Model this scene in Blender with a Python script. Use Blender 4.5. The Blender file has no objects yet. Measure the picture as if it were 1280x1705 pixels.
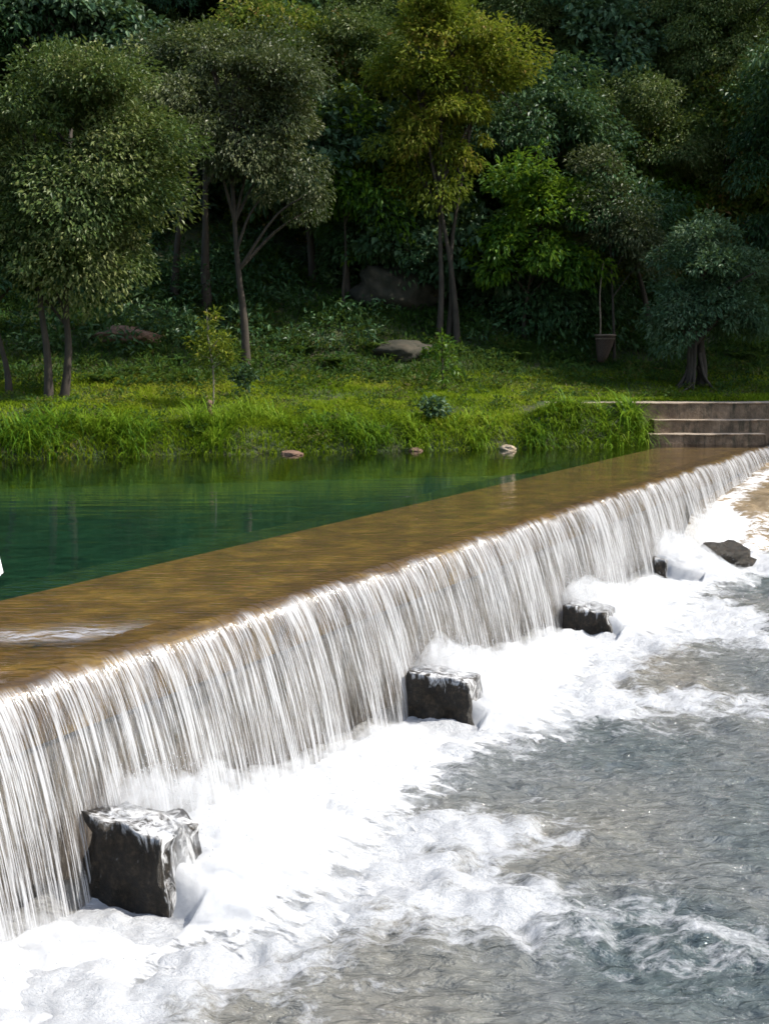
import bpy, math, random
import numpy as np
R = math.radians
random.seed(7); rng = np.random.default_rng(11)
SC = bpy.context.scene
COL = SC.collection

# ------------------------------------------------------------------ camera
CAM_H = 1.96; FPX = 2000.0; PITCH = math.atan(252.5/FPX)
cd = bpy.data.cameras.new('camera'); cam = bpy.data.objects.new('camera', cd); COL.objects.link(cam)
cam.location = (0, 0, CAM_H); cam.rotation_euler = (R(90)-PITCH, 0, 0)
cd.sensor_fit = 'VERTICAL'; cd.sensor_height = 36.0; cd.lens = 36.0*FPX/1705.0
cd.clip_start = 0.1; cd.clip_end = 2000
cd.dof.use_dof = True; cd.dof.focus_distance = 9.0; cd.dof.aperture_fstop = 5.0
SC.camera = cam

# ------------------------------------------------------------------ light
SUN_AZ = R(-5); SUN_EL = R(50)          # azimuth measured from +X towards +Y
sl = bpy.data.lights.new('sun', 'SUN'); so = bpy.data.objects.new('sun', sl); COL.objects.link(so)
sl.energy = 4.2; sl.angle = R(0.5); sl.color = (1.0, 0.95, 0.86)
so.location = (20, 5, 40)
so.rotation_euler = (R(90)-SUN_EL, 0, SUN_AZ+R(90))
W = bpy.data.worlds.new('World'); SC.world = W; W.use_nodes = True
wn = W.node_tree.nodes; bg = wn['Background']
sky = wn.new('ShaderNodeTexSky'); sky.sky_type = 'NISHITA'; sky.sun_disc = False
sky.sun_elevation = SUN_EL; sky.sun_rotation = R(90)-SUN_AZ
sky.air_density = 1.2; sky.dust_density = 2.0
W.node_tree.links.new(sky.outputs[0], bg.inputs[0]); bg.inputs[1].default_value = 0.15
SC.view_settings.view_transform = 'Standard'; SC.view_settings.look = 'None'
SC.view_settings.exposure = 0.68; SC.view_settings.gamma = 1.0
SC.render.engine = 'CYCLES'
SC.cycles.transparent_max_bounces = 16; SC.cycles.max_bounces = 8; SC.cycles.volume_bounces = 4
SC.cycles.sample_clamp_indirect = 6.0
SC.cycles.caustics_reflective = False; SC.cycles.caustics_refractive = False

# ------------------------------------------------------------------ frames of reference
def ray(u, v):
    xc = (u-640)/FPX; yc = -(v-852.5)/FPX
    return np.array([xc, math.cos(PITCH)+math.sin(PITCH)*yc, -math.sin(PITCH)+math.cos(PITCH)*yc])
def on_z(u, v, z):
    d = ray(u, v); k = (z-CAM_H)/d[2]; return np.array([d[0]*k, d[1]*k, z])
def at_y(u, v, y):
    d = ray(u, v); k = y/d[1]; return np.array([d[0]*k, y, CAM_H+d[2]*k])
OA = on_z(0, 1150, 0)[:2]; OB = on_z(1280, 740, 0)[:2]
SD = (OB-OA)/np.linalg.norm(OB-OA); TD = np.array([SD[1], -SD[0]])   # along the weir / downstream
def wf(s, t, z=0.0):
    return np.array([OA[0]+SD[0]*s+TD[0]*t, OA[1]+SD[1]*s+TD[1]*t, z])
def wfa(s, t, z):
    return np.stack([OA[0]+SD[0]*s+TD[0]*t, OA[1]+SD[1]*s+TD[1]*t, z], -1)
def to_st(x, y):
    dx = x-OA[0]; dy = y-OA[1]; return dx*SD[0]+dy*SD[1], dx*TD[0]+dy*TD[1]
WEIR_ROT = math.atan2(SD[1], SD[0])
ZR = -1.4            # river level below the weir
S_END = 24.3

# ------------------------------------------------------------------ noise
_P = rng.permutation(1024)
def _h(i): return _P[np.mod(i, 1024)]
def vnoise(x, y, z=0.0):
    x = np.asarray(x, float); y = np.asarray(y, float); z = np.zeros_like(x)+z
    xi = np.floor(x).astype(int); yi = np.floor(y).astype(int); zi = np.floor(z).astype(int)
    fx = x-xi; fy = y-yi; fz = z-zi
    fx = fx*fx*fx*(fx*(fx*6-15)+10); fy = fy*fy*fy*(fy*(fy*6-15)+10); fz = fz*fz*(3-2*fz)
    def c(a, b, d): return _h(_h(_h(xi+a)+yi+b)+zi+d)/1023.0
    def l(a, b, t): return a+(b-a)*t
    v = l(l(l(c(0,0,0), c(1,0,0), fx), l(c(0,1,0), c(1,1,0), fx), fy),
          l(l(c(0,0,1), c(1,0,1), fx), l(c(0,1,1), c(1,1,1), fx), fy), fz)
    return v*2-1
def fbm(x, y, o=4, z=0.0, lac=2.03, g=0.5):
    a = 1.0; s = 0.0; n = 0.0
    for k in range(o):
        s = s+a*vnoise(x*lac**k+17.3*k, y*lac**k-9.1*k, z+3.7*k); n += a; a *= g
    return s/n
def sstep(a, b, x):
    t = np.clip((x-a)/(b-a), 0, 1); return t*t*(3-2*t)

# ------------------------------------------------------------------ mesh helpers
def mesh(name, V, F, mat, parent=None, smooth=True, attrs=None, uv=None):
    """V (n,3); F (m,k) array or list of arrays with different k."""
    V = np.asarray(V, np.float32)
    Fs = F if isinstance(F, list) else [F]
    Fs = [np.asarray(f, np.int32) for f in Fs if len(f)]
    me = bpy.data.meshes.new(name)
    me.vertices.add(len(V)); me.vertices.foreach_set('co', V.ravel())
    idx = np.concatenate([f.ravel() for f in Fs])
    tot = np.concatenate([np.full(len(f), f.shape[1], np.int32) for f in Fs])
    st = np.concatenate([[0], np.cumsum(tot)[:-1]]).astype(np.int32)
    me.loops.add(len(idx)); me.loops.foreach_set('vertex_index', idx)
    me.polygons.add(len(tot)); me.polygons.foreach_set('loop_start', st)
    me.polygons.foreach_set('use_smooth', np.full(len(tot), bool(smooth)))
    me.update(calc_edges=True)
    if attrs:
        for k, a in attrs.items():
            at = me.attributes.new(k, 'FLOAT', 'POINT'); at.data.foreach_set('value', np.asarray(a, np.float32).ravel())
    if uv is not None:
        ul = me.uv_layers.new(name='UVMap'); ul.data.foreach_set('uv', np.asarray(uv, np.float32)[idx].ravel())
    if mat: me.materials.append(mat)
    me.validate()
    o = bpy.data.objects.new(name, me); COL.objects.link(o)
    if parent is not None: o.parent = parent
    return o
def grid_faces(nu, nv, flip=False):
    i = np.arange(nu-1)[:, None]*nv+np.arange(nv-1)[None, :]
    q = np.stack([i, i+nv, i+nv+1, i+1], -1).reshape(-1, 4)
    return q[:, ::-1] if flip else q
def tag(o, label=None, cat=None, group=None, kind=None):
    if label: o['label'] = label
    if cat: o['category'] = cat
    if group: o['group'] = group
    if kind: o['kind'] = kind
    return o
def empty(name, loc, rz=0.0):
    e = bpy.data.objects.new(name, None); COL.objects.link(e)
    e.location = tuple(float(c) for c in loc); e.rotation_euler = (0, 0, rz); e.empty_display_size = 0.2
    return e
class MB:
    def __init__(s): s.V = []; s.F = {3: [], 4: []}; s.n = 0
    def add(s, V, F):
        V = np.asarray(V, float); F = np.asarray(F, int)
        s.V.append(V); s.F[F.shape[1]].append(F+s.n); s.n += len(V)
    def build(s, name, mat, parent=None, smooth=True):
        Fs = [np.concatenate(f) for f in s.F.values() if f]
        return mesh(name, np.concatenate(s.V), Fs, mat, parent, smooth)
def tube(P, rad, seg=8, wob=0.0, cap=True):
    """swept tube through points P with radii; returns V, quads"""
    P = np.asarray(P, float); n = len(P); rad = np.broadcast_to(np.asarray(rad, float), (n,))
    T = np.gradient(P, axis=0); T /= np.linalg.norm(T, axis=1)[:, None]+1e-9
    ref = np.array([0.31, 0.77, 0.0]) if abs(T[0, 2]) > 0.7 else np.array([0, 0, 1.0])
    A = np.cross(T, ref); A /= np.linalg.norm(A, axis=1)[:, None]+1e-9; B = np.cross(T, A)
    th = np.arange(seg)/seg*2*math.pi
    rr = rad[:, None]*(1+wob*(rng.random((n, seg))-.5))
    V = P[:, None]+A[:, None]*(np.cos(th)*rr)[..., None]+B[:, None]*(np.sin(th)*rr)[..., None]
    V = V.reshape(-1, 3)
    F = []
    for i in range(n-1):
        for k in range(seg):
            k2 = (k+1) % seg; F.append((i*seg+k, i*seg+k2, (i+1)*seg+k2, (i+1)*seg+k))
    if cap:
        V = np.vstack([V, P[0], P[-1]]); a = n*seg
        for k in range(seg):
            k2 = (k+1) % seg; F.append((a, k2, k, a)); F.append((a+1, (n-1)*seg+k, (n-1)*seg+k2, a+1))
    Q = np.array(F)
    return V, Q
def tube_to(mb, P, rad, seg=8, wob=0.0):
    V, Q = tube(P, rad, seg, wob, cap=False); mb.add(V, Q)
def smooth_path(P, n):
    P = np.asarray(P, float); t = np.linspace(0, len(P)-1, n); out = []
    for c in t:
        i = min(int(c), len(P)-2); f = c-i
        p0 = P[max(i-1, 0)]; p1 = P[i]; p2 = P[i+1]; p3 = P[min(i+2, len(P)-1)]
        out.append(.5*((2*p1)+(-p0+p2)*f+(2*p0-5*p1+4*p2-p3)*f*f+(-p0+3*p1-3*p2+p3)*f**3))
    return np.array(out)

# ------------------------------------------------------------------ materials
def mat(name):
    m = bpy.data.materials.new(name); m.use_nodes = True
    nt = m.node_tree; nt.nodes.clear()
    return m, nt
def N(nt, typ, **kw):
    n = nt.nodes.new(typ)
    for k, v in kw.items():
        if k in ('operation', 'blend_type', 'data_type', 'noise_dimensions', 'attribute_name', 'feature', 'distance', 'interpolation'):
            setattr(n, k, v)
        else:
            key = int(k[1:]) if k[0] == 'i' and k[1:].isdigit() else k.replace('_', ' ')
            n.inputs[key].default_value = v
    return n
def ramp(nt, stops, interp='LINEAR'):
    r = nt.nodes.new('ShaderNodeValToRGB'); cr = r.color_ramp; cr.interpolation = interp
    while len(cr.elements) < len(stops): cr.elements.new(0.5)
    for e, (p, c) in zip(cr.elements, stops):
        e.position = p; e.color = (c, c, c, 1) if not hasattr(c, '__len__') else (*c, 1)
    return r
def L(nt, a, b): nt.links.new(a, b)
def coords(nt, scale=(1, 1, 1), src='Object', rot=(0, 0, 0)):
    tc = nt.nodes.new('ShaderNodeTexCoord'); mp = nt.nodes.new('ShaderNodeMapping')
    mp.inputs['Scale'].default_value = scale; mp.inputs['Rotation'].default_value = rot
    L(nt, tc.outputs[src], mp.inputs[0]); return mp.outputs[0]
def noise(nt, vec, scale, detail=4, rough=0.55, dist=0.0):
    n = N(nt, 'ShaderNodeTexNoise', Scale=scale, Detail=detail, Roughness=rough, Distortion=dist)
    L(nt, vec, n.inputs['Vector']); return n.outputs[0]
def math_(nt, op, a, b=None, c=None):
    n = N(nt, 'ShaderNodeMath', operation=op)
    for i, x in enumerate((a, b, c)):
        if x is None: continue
        if hasattr(x, 'is_linked'): L(nt, x, n.inputs[i])
        else: n.inputs[i].default_value = x
    return n.outputs[0]
def mixc(nt, fac, a, b, blend='MIX'):
    n = nt.nodes.new('ShaderNodeMix'); n.data_type = 'RGBA'; n.blend_type = blend
    for i, x in ((0, fac), (6, a), (7, b)):
        if hasattr(x, 'is_linked'): L(nt, x, n.inputs[i])
        else: n.inputs[i].default_value = x if i == 0 else (*x, 1)
    return n.outputs[2]
def out(nt, sh):
    o = nt.nodes.new('ShaderNodeOutputMaterial'); L(nt, sh, o.inputs[0])
def attr(nt, name):
    a = nt.nodes.new('ShaderNodeAttribute'); a.attribute_name = name; return a.outputs['Fac']
def bump(nt, h, strength, dist=0.02, up=0.0):
    b = N(nt, 'ShaderNodeBump', Strength=strength, Distance=dist); L(nt, h, b.inputs['Height'])
    if up:   # froth scatters light through itself: soften the facing of its surface
        g = nt.nodes.new('ShaderNodeNewGeometry'); va = nt.nodes.new('ShaderNodeVectorMath'); va.operation = 'ADD'
        L(nt, g.outputs['Normal'], va.inputs[0]); va.inputs[1].default_value = (0.35*up, 0, up)
        vn = nt.nodes.new('ShaderNodeVectorMath'); vn.operation = 'NORMALIZE'; L(nt, va.outputs[0], vn.inputs[0]); L(nt, vn.outputs[0], b.inputs['Normal'])
    return b.outputs[0]
def mixs(nt, fac, a, b):
    m = nt.nodes.new('ShaderNodeMixShader')
    if hasattr(fac, 'is_linked'): L(nt, fac, m.inputs[0])
    else: m.inputs[0].default_value = fac
    L(nt, a, m.inputs[1]); L(nt, b, m.inputs[2]); return m.outputs[0]

def ramp_of(nt, val, a, b):
    r = ramp(nt, [(a, 0.0), (b, 1.0)]); L(nt, val, r.inputs[0]); return r.outputs[0]

def leaf_mat(name, cols, rough=0.42, trans=0.3, spec=0.5):
    """cols: ramp of leaf colours picked per leaf"""
    m, nt = mat(name)
    r = ramp(nt, [(i/(len(cols)-1), c) for i, c in enumerate(cols)]); L(nt, attr(nt, 'rnd'), r.inputs[0])
    p = N(nt, 'ShaderNodeBsdfPrincipled', Roughness=rough); L(nt, r.outputs[0], p.inputs['Base Color'])
    p.inputs['Specular IOR Level'].default_value = spec*.42; p.inputs['Roughness'].default_value = rough+.08
    t = nt.nodes.new('ShaderNodeBsdfTranslucent')
    tc = mixc(nt, 0.5, r.outputs[0], (0.16, 0.22, 0.02)); L(nt, tc, t.inputs[0])
    out(nt, mixs(nt, trans, p.outputs[0], t.outputs[0])); return m
def solid(name, c1, c2, scale=6, rough=0.8, bstr=0.4, bscale=None, spec=0.5, c3=None, stretch=(1, 1, 1)):
    m, nt = mat(name); v = coords(nt, stretch)
    n = noise(nt, v, scale, 6, 0.65)
    stops = [(0.3, c1), (0.7, c2)] if c3 is None else [(0.28, c1), (0.5, c2), (0.72, c3)]
    r = ramp(nt, stops); L(nt, n, r.inputs[0])
    p = N(nt, 'ShaderNodeBsdfPrincipled', Roughness=rough); L(nt, r.outputs[0], p.inputs['Base Color'])
    p.inputs['Specular IOR Level'].default_value = spec
    if bstr: L(nt, bump(nt, noise(nt, v, bscale or scale*3, 6, 0.7), bstr), p.inputs['Normal'])
    out(nt, p.outputs[0]); return m

M = {}
M['bark'] = solid('bark', (0.02, 0.015, 0.010), (0.065, 0.05, 0.036), 9, 0.9, 0.6, stretch=(1, 1, .3))
M['bark_pale'] = solid('bark_pale', (0.10, 0.085, 0.065), (0.24, 0.21, 0.17), 8, 0.9, 0.5, stretch=(1, 1, .4))
M['stump'] = solid('stump_wood', (0.08, 0.045, 0.028), (0.22, 0.13, 0.085), 12, 0.85, 0.5)
M['leaf_olive'] = leaf_mat('leaf_olive', [(0.035, 0.07, 0.018), (0.075, 0.12, 0.03), (0.14, 0.175, 0.05), (0.21, 0.22, 0.08)], 0.38, 0.18, 0.6)
M['leaf_grey'] = leaf_mat('leaf_grey', [(0.035, 0.055, 0.02), (0.065, 0.085, 0.032), (0.115, 0.13, 0.055), (0.17, 0.175, 0.085)], 0.36, 0.15, 0.6)
M['leaf_yellow'] = leaf_mat('leaf_yellow', [(0.06, 0.10, 0.012), (0.13, 0.17, 0.016), (0.23, 0.25, 0.022), (0.24, 0.17, 0.035)], 0.45, 0.35, 0.4)
M['leaf_pink'] = leaf_mat('leaf_pink', [(0.05, 0.10, 0.018), (0.10, 0.15, 0.02), (0.19, 0.21, 0.03), (0.36, 0.20, 0.09)], 0.42, 0.3, 0.4)
M['leaf_bright'] = leaf_mat('leaf_bright', [(0.03, 0.09, 0.014), (0.07, 0.16, 0.014), (0.13, 0.23, 0.014), (0.20, 0.28, 0.02)], 0.38, 0.4, 0.5)
M['leaf_dark'] = leaf_mat('leaf_dark', [(0.02, 0.058, 0.022), (0.038, 0.088, 0.032), (0.062, 0.125, 0.045), (0.10, 0.16, 0.065)], 0.36, 0.15, 0.5)
M['leaf_blue'] = leaf_mat('leaf_blue', [(0.028, 0.065, 0.03), (0.055, 0.11, 0.05), (0.095, 0.16, 0.08), (0.15, 0.21, 0.12)], 0.4, 0.15, 0.5)
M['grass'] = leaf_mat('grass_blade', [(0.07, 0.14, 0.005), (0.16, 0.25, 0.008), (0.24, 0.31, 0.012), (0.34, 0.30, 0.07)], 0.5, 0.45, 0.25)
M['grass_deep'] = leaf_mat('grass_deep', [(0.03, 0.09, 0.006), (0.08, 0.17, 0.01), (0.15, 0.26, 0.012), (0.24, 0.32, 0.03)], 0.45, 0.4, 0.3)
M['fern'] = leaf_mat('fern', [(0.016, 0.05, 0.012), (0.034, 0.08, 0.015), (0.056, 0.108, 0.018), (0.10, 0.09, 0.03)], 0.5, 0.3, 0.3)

# ---- terrain
def bank_y(x): return np.interp(x, [-60, -7.66, -2.42, 2.14, 5.0, 6.2, 9, 60], [18, 23.75, 25.3, 26.5, 27.55, 28.25, 28.3, 30])
_ex = [-6, -1.0, 0.0, 0.25, 0.7, 2.0, 5.0, 7.5, 10, 14, 20, 30, 60, 140]
_ez = [-2.45, -1.5, -0.10, 0.18, 0.52, 0.80, 1.18, 1.60, 2.5, 4.2, 7.2, 13.0, 30, 60]
def hgt(x, y):
    x = np.asarray(x, float); y = np.asarray(y, float)
    e = y-bank_y(x)
    z = np.interp(e, _ex, _ez)
    z = z+0.10*fbm(x*.6, y*.6, 3)*sstep(0, 2, e)+0.5*fbm(x*.18+5, y*.18, 3)*sstep(6, 16, e)
    # level ground behind the stone steps
    k = sstep(3.0, 4.2, x)*sstep(0.2, 0.75, e)*(1-sstep(3.0, 5.5, e))
    z = z*(1-k)+(0.90+0.03*e)*k
    k2 = sstep(6.12, 6.24, x)*(1-sstep(1.0, 1.2, e))
    return np.where(e > -0.4, z*(1-k2)+(-0.5)*k2, z)
def ground_at(u, v):
    d = ray(u, v); last = None
    for k in np.arange(18, 120, 0.05):
        p = np.array([0, 0, CAM_H])+d*k
        if p[2] <= float(hgt(p[0], p[1])): return p
    return np.array([0, 0, CAM_H])+d*60

m, nt = mat('hillside_soil'); v = coords(nt)
sz = nt.nodes.new('ShaderNodeSeparateXYZ'); L(nt, v, sz.inputs[0]); n1 = noise(nt, v, 1.3, 8, 0.7); r = ramp(nt, [(0.32, (0.02, 0.035, 0.011)), (0.5, (0.038, 0.058, 0.016)), (0.62, (0.06, 0.055, 0.024)), (0.75, (0.09, 0.065, 0.036))]); L(nt, n1, r.inputs[0])
p = N(nt, 'ShaderNodeBsdfPrincipled', Roughness=0.95); L(nt, mixc(nt, ramp_of(nt, math_(nt, 'ADD', sz.outputs[2], 1.0), 0.45, 0.98), (0.0015, 0.058, 0.021), r.outputs[0]), p.inputs['Base Color'])
L(nt, bump(nt, noise(nt, v, 9, 8, 0.7), 0.8, 0.08), p.inputs['Normal']); out(nt, p.outputs[0]); M['soil'] = m

ys = np.concatenate([np.arange(14, 24, 1.0), np.arange(24, 42, 0.22), np.arange(42, 80, 1.2), [90, 110, 140, 180]])
xs = np.concatenate([[-150, -100, -70], np.arange(-50, -14, 2.0), np.arange(-14, 16, 0.28), np.arange(16, 52, 2.0), [70, 100, 150]])
X, Y = np.meshgrid(xs, ys, indexing='ij')
tag(mesh('hillside', np.stack([X, Y, hgt(X, Y)], -1).reshape(-1, 3), grid_faces(len(xs), len(ys)), M['soil']), kind='structure')
# stream bed, one sheet far beyond the frame
M['bed'] = solid('stream_bed', (0.05, 0.045, 0.03), (0.16, 0.13, 0.09), 1.5, 0.7, 0.5)
xs = np.linspace(-220, 220, 60); ys = np.linspace(-160, 260, 60); X, Y = np.meshgrid(xs, ys, indexing='ij')
tag(mesh('stream_bed', np.stack([X, Y, -2.6+0*X], -1).reshape(-1, 3), grid_faces(60, 60), M['bed']), kind='structure')

# ---- weir
m, nt = mat('weir_concrete'); v = coords(nt)
g = N(nt, 'ShaderNodeTexNoise', Scale=2.2, Detail=8, Roughness=0.65); L(nt, v, g.inputs['Vector'])
r = ramp(nt, [(0.3, (0.065, 0.033, 0.004)), (0.5, (0.12, 0.066, 0.008)), (0.7, (0.21, 0.13, 0.018))]); L(nt, g.outputs[0], r.inputs[0])
v2 = coords(nt, (1.0, 1.4, 1), 'Object')
st_ = noise(nt, v2, 5.0, 6, 0.7, 1.0); rs = ramp(nt, [(0.35, 0.55), (0.65, 1.25)]); L(nt, st_, rs.inputs[0])
c = mixc(nt, 1.0, r.outputs[0], rs.outputs[0], 'MULTIPLY')
p = N(nt, 'ShaderNodeBsdfPrincipled', Roughness=0.7); L(nt, c, p.inputs['Base Color'])
L(nt, bump(nt, noise(nt, v, 14, 6, 0.7), 0.4), p.inputs['Normal']); out(nt, p.outputs[0]); M['crest_concrete'] = m
M['wall_concrete'] = solid('weir_wall_wet', (0.055, 0.048, 0.042), (0.20, 0.175, 0.155), 3.0, 0.35, 0.5, 20, c3=(0.12, 0.10, 0.085))

def wbox(mb, s0, s1, t0, t1, z0, z1, bev=0.02):
    """chamfered box in weir coordinates"""
    b = bev; V = []
    for z, i in ((z0, 0), (z1-b, 0), (z1, b)):
        for s, t in ((s0+i, t0+i), (s1-i, t0+i), (s1-i, t1-i), (s0+i, t1-i)): V.append(wf(s, t, z))
    F = [(0, 1, 2, 3), (8, 11, 10, 9)]
    for k in (0, 4):
        for j in range(4): F.append((k+j, k+4+j, k+4+(j+1) % 4, k+(j+1) % 4))
    mb.add(np.array(V), np.array(F))
weir = empty('weir', wf(0, 0, -1.4), 0)
tag(weir, 'long concrete weir crossing the stream under a sheet of falling water', 'weir')
def loc(parent, o):   # keep world coordinates under a moved parent
    o.matrix_parent_inverse = parent.matrix_basis.inverted(); return o
bpy.context.view_layer.update()
def par(o, parent):
    o.parent = parent; o.matrix_parent_inverse = parent.matrix_basis.inverted(); return o
b = MB(); wbox(b, -30, S_END+6, -2.33, -0.06, -0.45, -0.075, 0.02); par(b.build('crest_slab', M['crest_concrete'], smooth=False), weir)
b = MB(); wbox(b, -30, S_END+6, -2.25, -0.10, -2.6, -0.452, 0.002); par(b.build('wall', M['wall_concrete'], smooth=False), weir)

# ---- water above the weir
def water_mat(name, tint, bscale, bstr, stretch, rough=0.02, rot=0.0, foam=False, ior=1.33):
    m, nt = mat(name)
    v = coords(nt, stretch, 'Object', (0, 0, rot))
    h = noise(nt, v, bscale, 3, 0.55)
    nb = bump(nt, h, bstr, 0.02)
    fr = N(nt, 'ShaderNodeFresnel', IOR=ior); L(nt, nb, fr.inputs['Normal'])
    tr = N(nt, 'ShaderNodeBsdfTransparent', Color=(*tint, 1))
    gl = N(nt, 'ShaderNodeBsdfGlossy', Roughness=rough, Color=(1, 1, 1, 1)); L(nt, nb, gl.inputs['Normal'])
    sh = mixs(nt, fr.outputs[0], tr.outputs[0], gl.outputs[0])
    if foam:  # pale grey paints the sky reflection on the wake ripples, along with any froth
        d = N(nt, 'ShaderNodeBsdfPrincipled', Roughness=0.25); d.inputs['Base Color'].default_value = (0.40, 0.40, 0.42, 1)
        L(nt, nb, d.inputs['Normal'])
        vv = coords(nt, (2.0, 14, 1), 'Object', (0, 0, rot))
        a = math_(nt, 'MULTIPLY', attr(nt, 'foam'), ramp_of(nt, noise(nt, vv, 1.6, 6, 0.7), 0.40, 0.62))
        sh = mixs(nt, a, sh, d.outputs[0])
    out(nt, sh); return m
# pool: a body of murky teal water seen through its reflecting surface
M['pool'] = water_mat('pool_surface', (0.9, 1, 0.95), 1.0, 0.34, (0.7, 3.2, 1), 0.03, ior=1.55)
M['murk'] = solid('pool_murk', (0.0014, 0.052, 0.019), (0.002, 0.068, 0.026), 0.3, 0.9, 0)
M['crest_water'] = water_mat('crest_surface', (0.98, 0.97, 0.95), 3.2, 0.75, (1.0, 4.0, 1), 0.03, -WEIR_ROT+R(20), True)
P4 = np.array([wf(-60, -2.5, 0), wf(S_END+40, -2.5, 0), wf(S_END+40, -75, 0), wf(-60, -75, 0)])
tag(mesh('pool_water', P4, np.array([[0, 1, 2, 3]]), M['pool'], smooth=False), kind='structure')
P4 = np.array([wf(-60, -2.34, -0.55), wf(S_END+40, -2.34, -0.55), wf(S_END+40, -75, -0.55), wf(-60, -75, -0.55)])
tag(mesh('pool_depths', P4, np.array([[0, 1, 2, 3]]), M['murk'], smooth=False), kind='structure')
# shallow sheet over the crest, with a wake where the wader stands
ss = np.concatenate([np.arange(-30, -3, 0.5), np.arange(-3, 6, 0.03), np.arange(6, S_END+6, 0.08)]); tt = np.linspace(-2.5, -0.38, 72)
S, T = np.meshgrid(ss, tt, indexing='ij')
wake = np.exp(-((S-(1.05+.75*(T+1.1)))/(0.24+.10*fbm(T*3, S*3, 2)))**2)*sstep(-1.9, -1.2, T)*(1-sstep(-.6, -.2, T))
z = 0.004*fbm(S*2.5, T*5, 3)*sstep(-2.4, -1.2, T)+wake*0.03*fbm(S*18, T*7, 4)
z = z-0.006*sstep(-0.9, -0.38, T)
z = z*sstep(-2.5, -2.35, T)
tag(mesh('crest_water', wfa(S, T, z).reshape(-1, 3), grid_faces(len(ss), len(tt), True), M['crest_water'], attrs={'foam': wake}), kind='structure')  # foam attribute here masks the painted sky reflection of the wake

# ---- falling sheet
BLK = [0.36, 4.62, 8.80, 12.95]
BTOP = [-0.84, -0.92, -1.04, -1.05]; BT1 = [.96, .95, .92, .60]           # near faces of the buttress blocks along s
def base_h(s):                             # height of the white water against the fall
    h = 0.09*(1-sstep(13.5, 14.6, s))
    for i, b0 in enumerate(BLK):
        d = s-(b0+0.1); h = h+(0.40, 0.36, 0.33, 0.34)[i]*sstep(-0.35, 0.05, d)*np.exp(-np.maximum(d-0.5, 0)/1.15)
    return h
ss = np.concatenate([np.arange(-10, -4, .04), np.arange(-4, 0, 0.02), np.arange(0, 8, 0.012), np.arange(8, 16, 0.02), np.arange(16, S_END+2, 0.03)])
nl = 80; tau = np.linspace(0, 1, nl)
# arc: flat approach then parabola
tl = np.where(tau < .2, -0.38+tau/.2*0.26, 0); zl = np.zeros(nl)
q = np.clip((tau-.2)/.8, 0, 1); tp = -0.12+0.62*q*.535*1.62; zp = -0.006-4.9*(q*.54)**2
tl = np.where(tau < .2, tl, tp); zl = np.where(tau < .2, -0.006, zp)
arc = np.concatenate([[0], np.cumsum(np.hypot(np.diff(tl), np.diff(zl)))])
nt_ = np.gradient(tl); nz_ = np.gradient(zl); ln = np.hypot(nt_, nz_); Nt = -nz_/ln; Nz = nt_/ln
S, I = np.meshgrid(ss, np.arange(nl), indexing='ij'); Lr = arc[I]
warp = 0.05*fbm(S*1.2, Lr*1.2, 2)
rid = 0.55*(1-np.abs(fbm((S+warp)*9, Lr*.5, 2))*2)+0.45*(1-np.abs(fbm((S+warp)*28, Lr*1.1, 2))*2)
big = fbm(S*1.6+9, Lr*0.3, 3)
amp = sstep(0.05, 0.5, Lr)
dsp = amp*(0.010*rid+0.018*big)+amp*0.006*fbm(S*60, Lr*6, 2)
Tt = tl[I]+Nt[I]*dsp; Zz = zl[I]+Nz[I]*dsp
Tt = Tt+0.03*big*sstep(0.2, 1.4, Lr)
# streak coverage: geometry of where the sheet is torn into white strands
V = wfa(S, Tt, Zz).reshape(-1, 3); uv = np.stack([S, Lr], -1).reshape(-1, 2)
lead = 0.36+0.06*fbm(S*2.2, S*0, 3)+0.035*fbm(S*9, S*0+4, 2)           # where the crest water starts to whiten
st0 = sstep(-0.04, 0.08, Lr-lead)
m, nt = mat('falling_water')
tc = nt.nodes.new('ShaderNodeTexCoord')
def uvn(sx, sy, det, rough, off=0.0, dist=0.0):
    mp = nt.nodes.new('ShaderNodeMapping'); mp.inputs['Scale'].default_value = (sx, sy, 1); mp.inputs['Location'].default_value = (off, off, 0)
    L(nt, tc.outputs['UV'], mp.inputs[0]); return noise(nt, mp.outputs[0], 1.0, det, rough, dist)
fine = uvn(88, 1.6, 2, 0.55, 0, 0.3); mid = uvn(26, 0.8, 3, 0.55, 5, 0.4); coarse = uvn(3.6, 0.45, 3, 0.6, 9, 0.6); brk = uvn(75, 16, 2, 0.6, 3)
mk = math_(nt, 'ADD', math_(nt, 'MULTIPLY', fine, 0.62), math_(nt, 'MULTIPLY', mid, 0.32))
mk = math_(nt, 'ADD', mk, math_(nt, 'MULTIPLY', coarse, 0.36))
mk = math_(nt, 'ADD', mk, math_(nt, 'MULTIPLY', brk, 0.10))
mk = math_(nt, 'ADD', mk, math_(nt, 'MULTIPLY', attr(nt, 'lip'), 0.05))
mk = math_(nt, 'MULTIPLY', ramp_of(nt, mk, 0.645, 0.80), 0.95)
mk = math_(nt, 'MULTIPLY', mk, attr(nt, 'lead'))
gh = math_(nt, 'MULTIPLY', math_(nt, 'ADD', math_(nt, 'MULTIPLY', fine, 0.6), math_(nt, 'MULTIPLY', brk, 0.4)), attr(nt, 'lead'))
hc = math_(nt, 'MULTIPLY', noise(nt, coords(nt, (1.0, 4.0, 1), 'Object', (0, 0, -WEIR_ROT+R(20))), 3.2, 3, 0.55), math_(nt, 'SUBTRACT', 1.0, attr(nt, 'lead')))
nb = bump(nt, math_(nt, 'ADD', gh, hc), 0.75, 0.02)
fr = N(nt, 'ShaderNodeFresnel', IOR=1.36); L(nt, nb, fr.inputs['Normal'])
fr2 = math_(nt, 'ADD', fr.outputs[0], math_(nt, 'MULTIPLY', attr(nt, 'lead'), 0.06))
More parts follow.
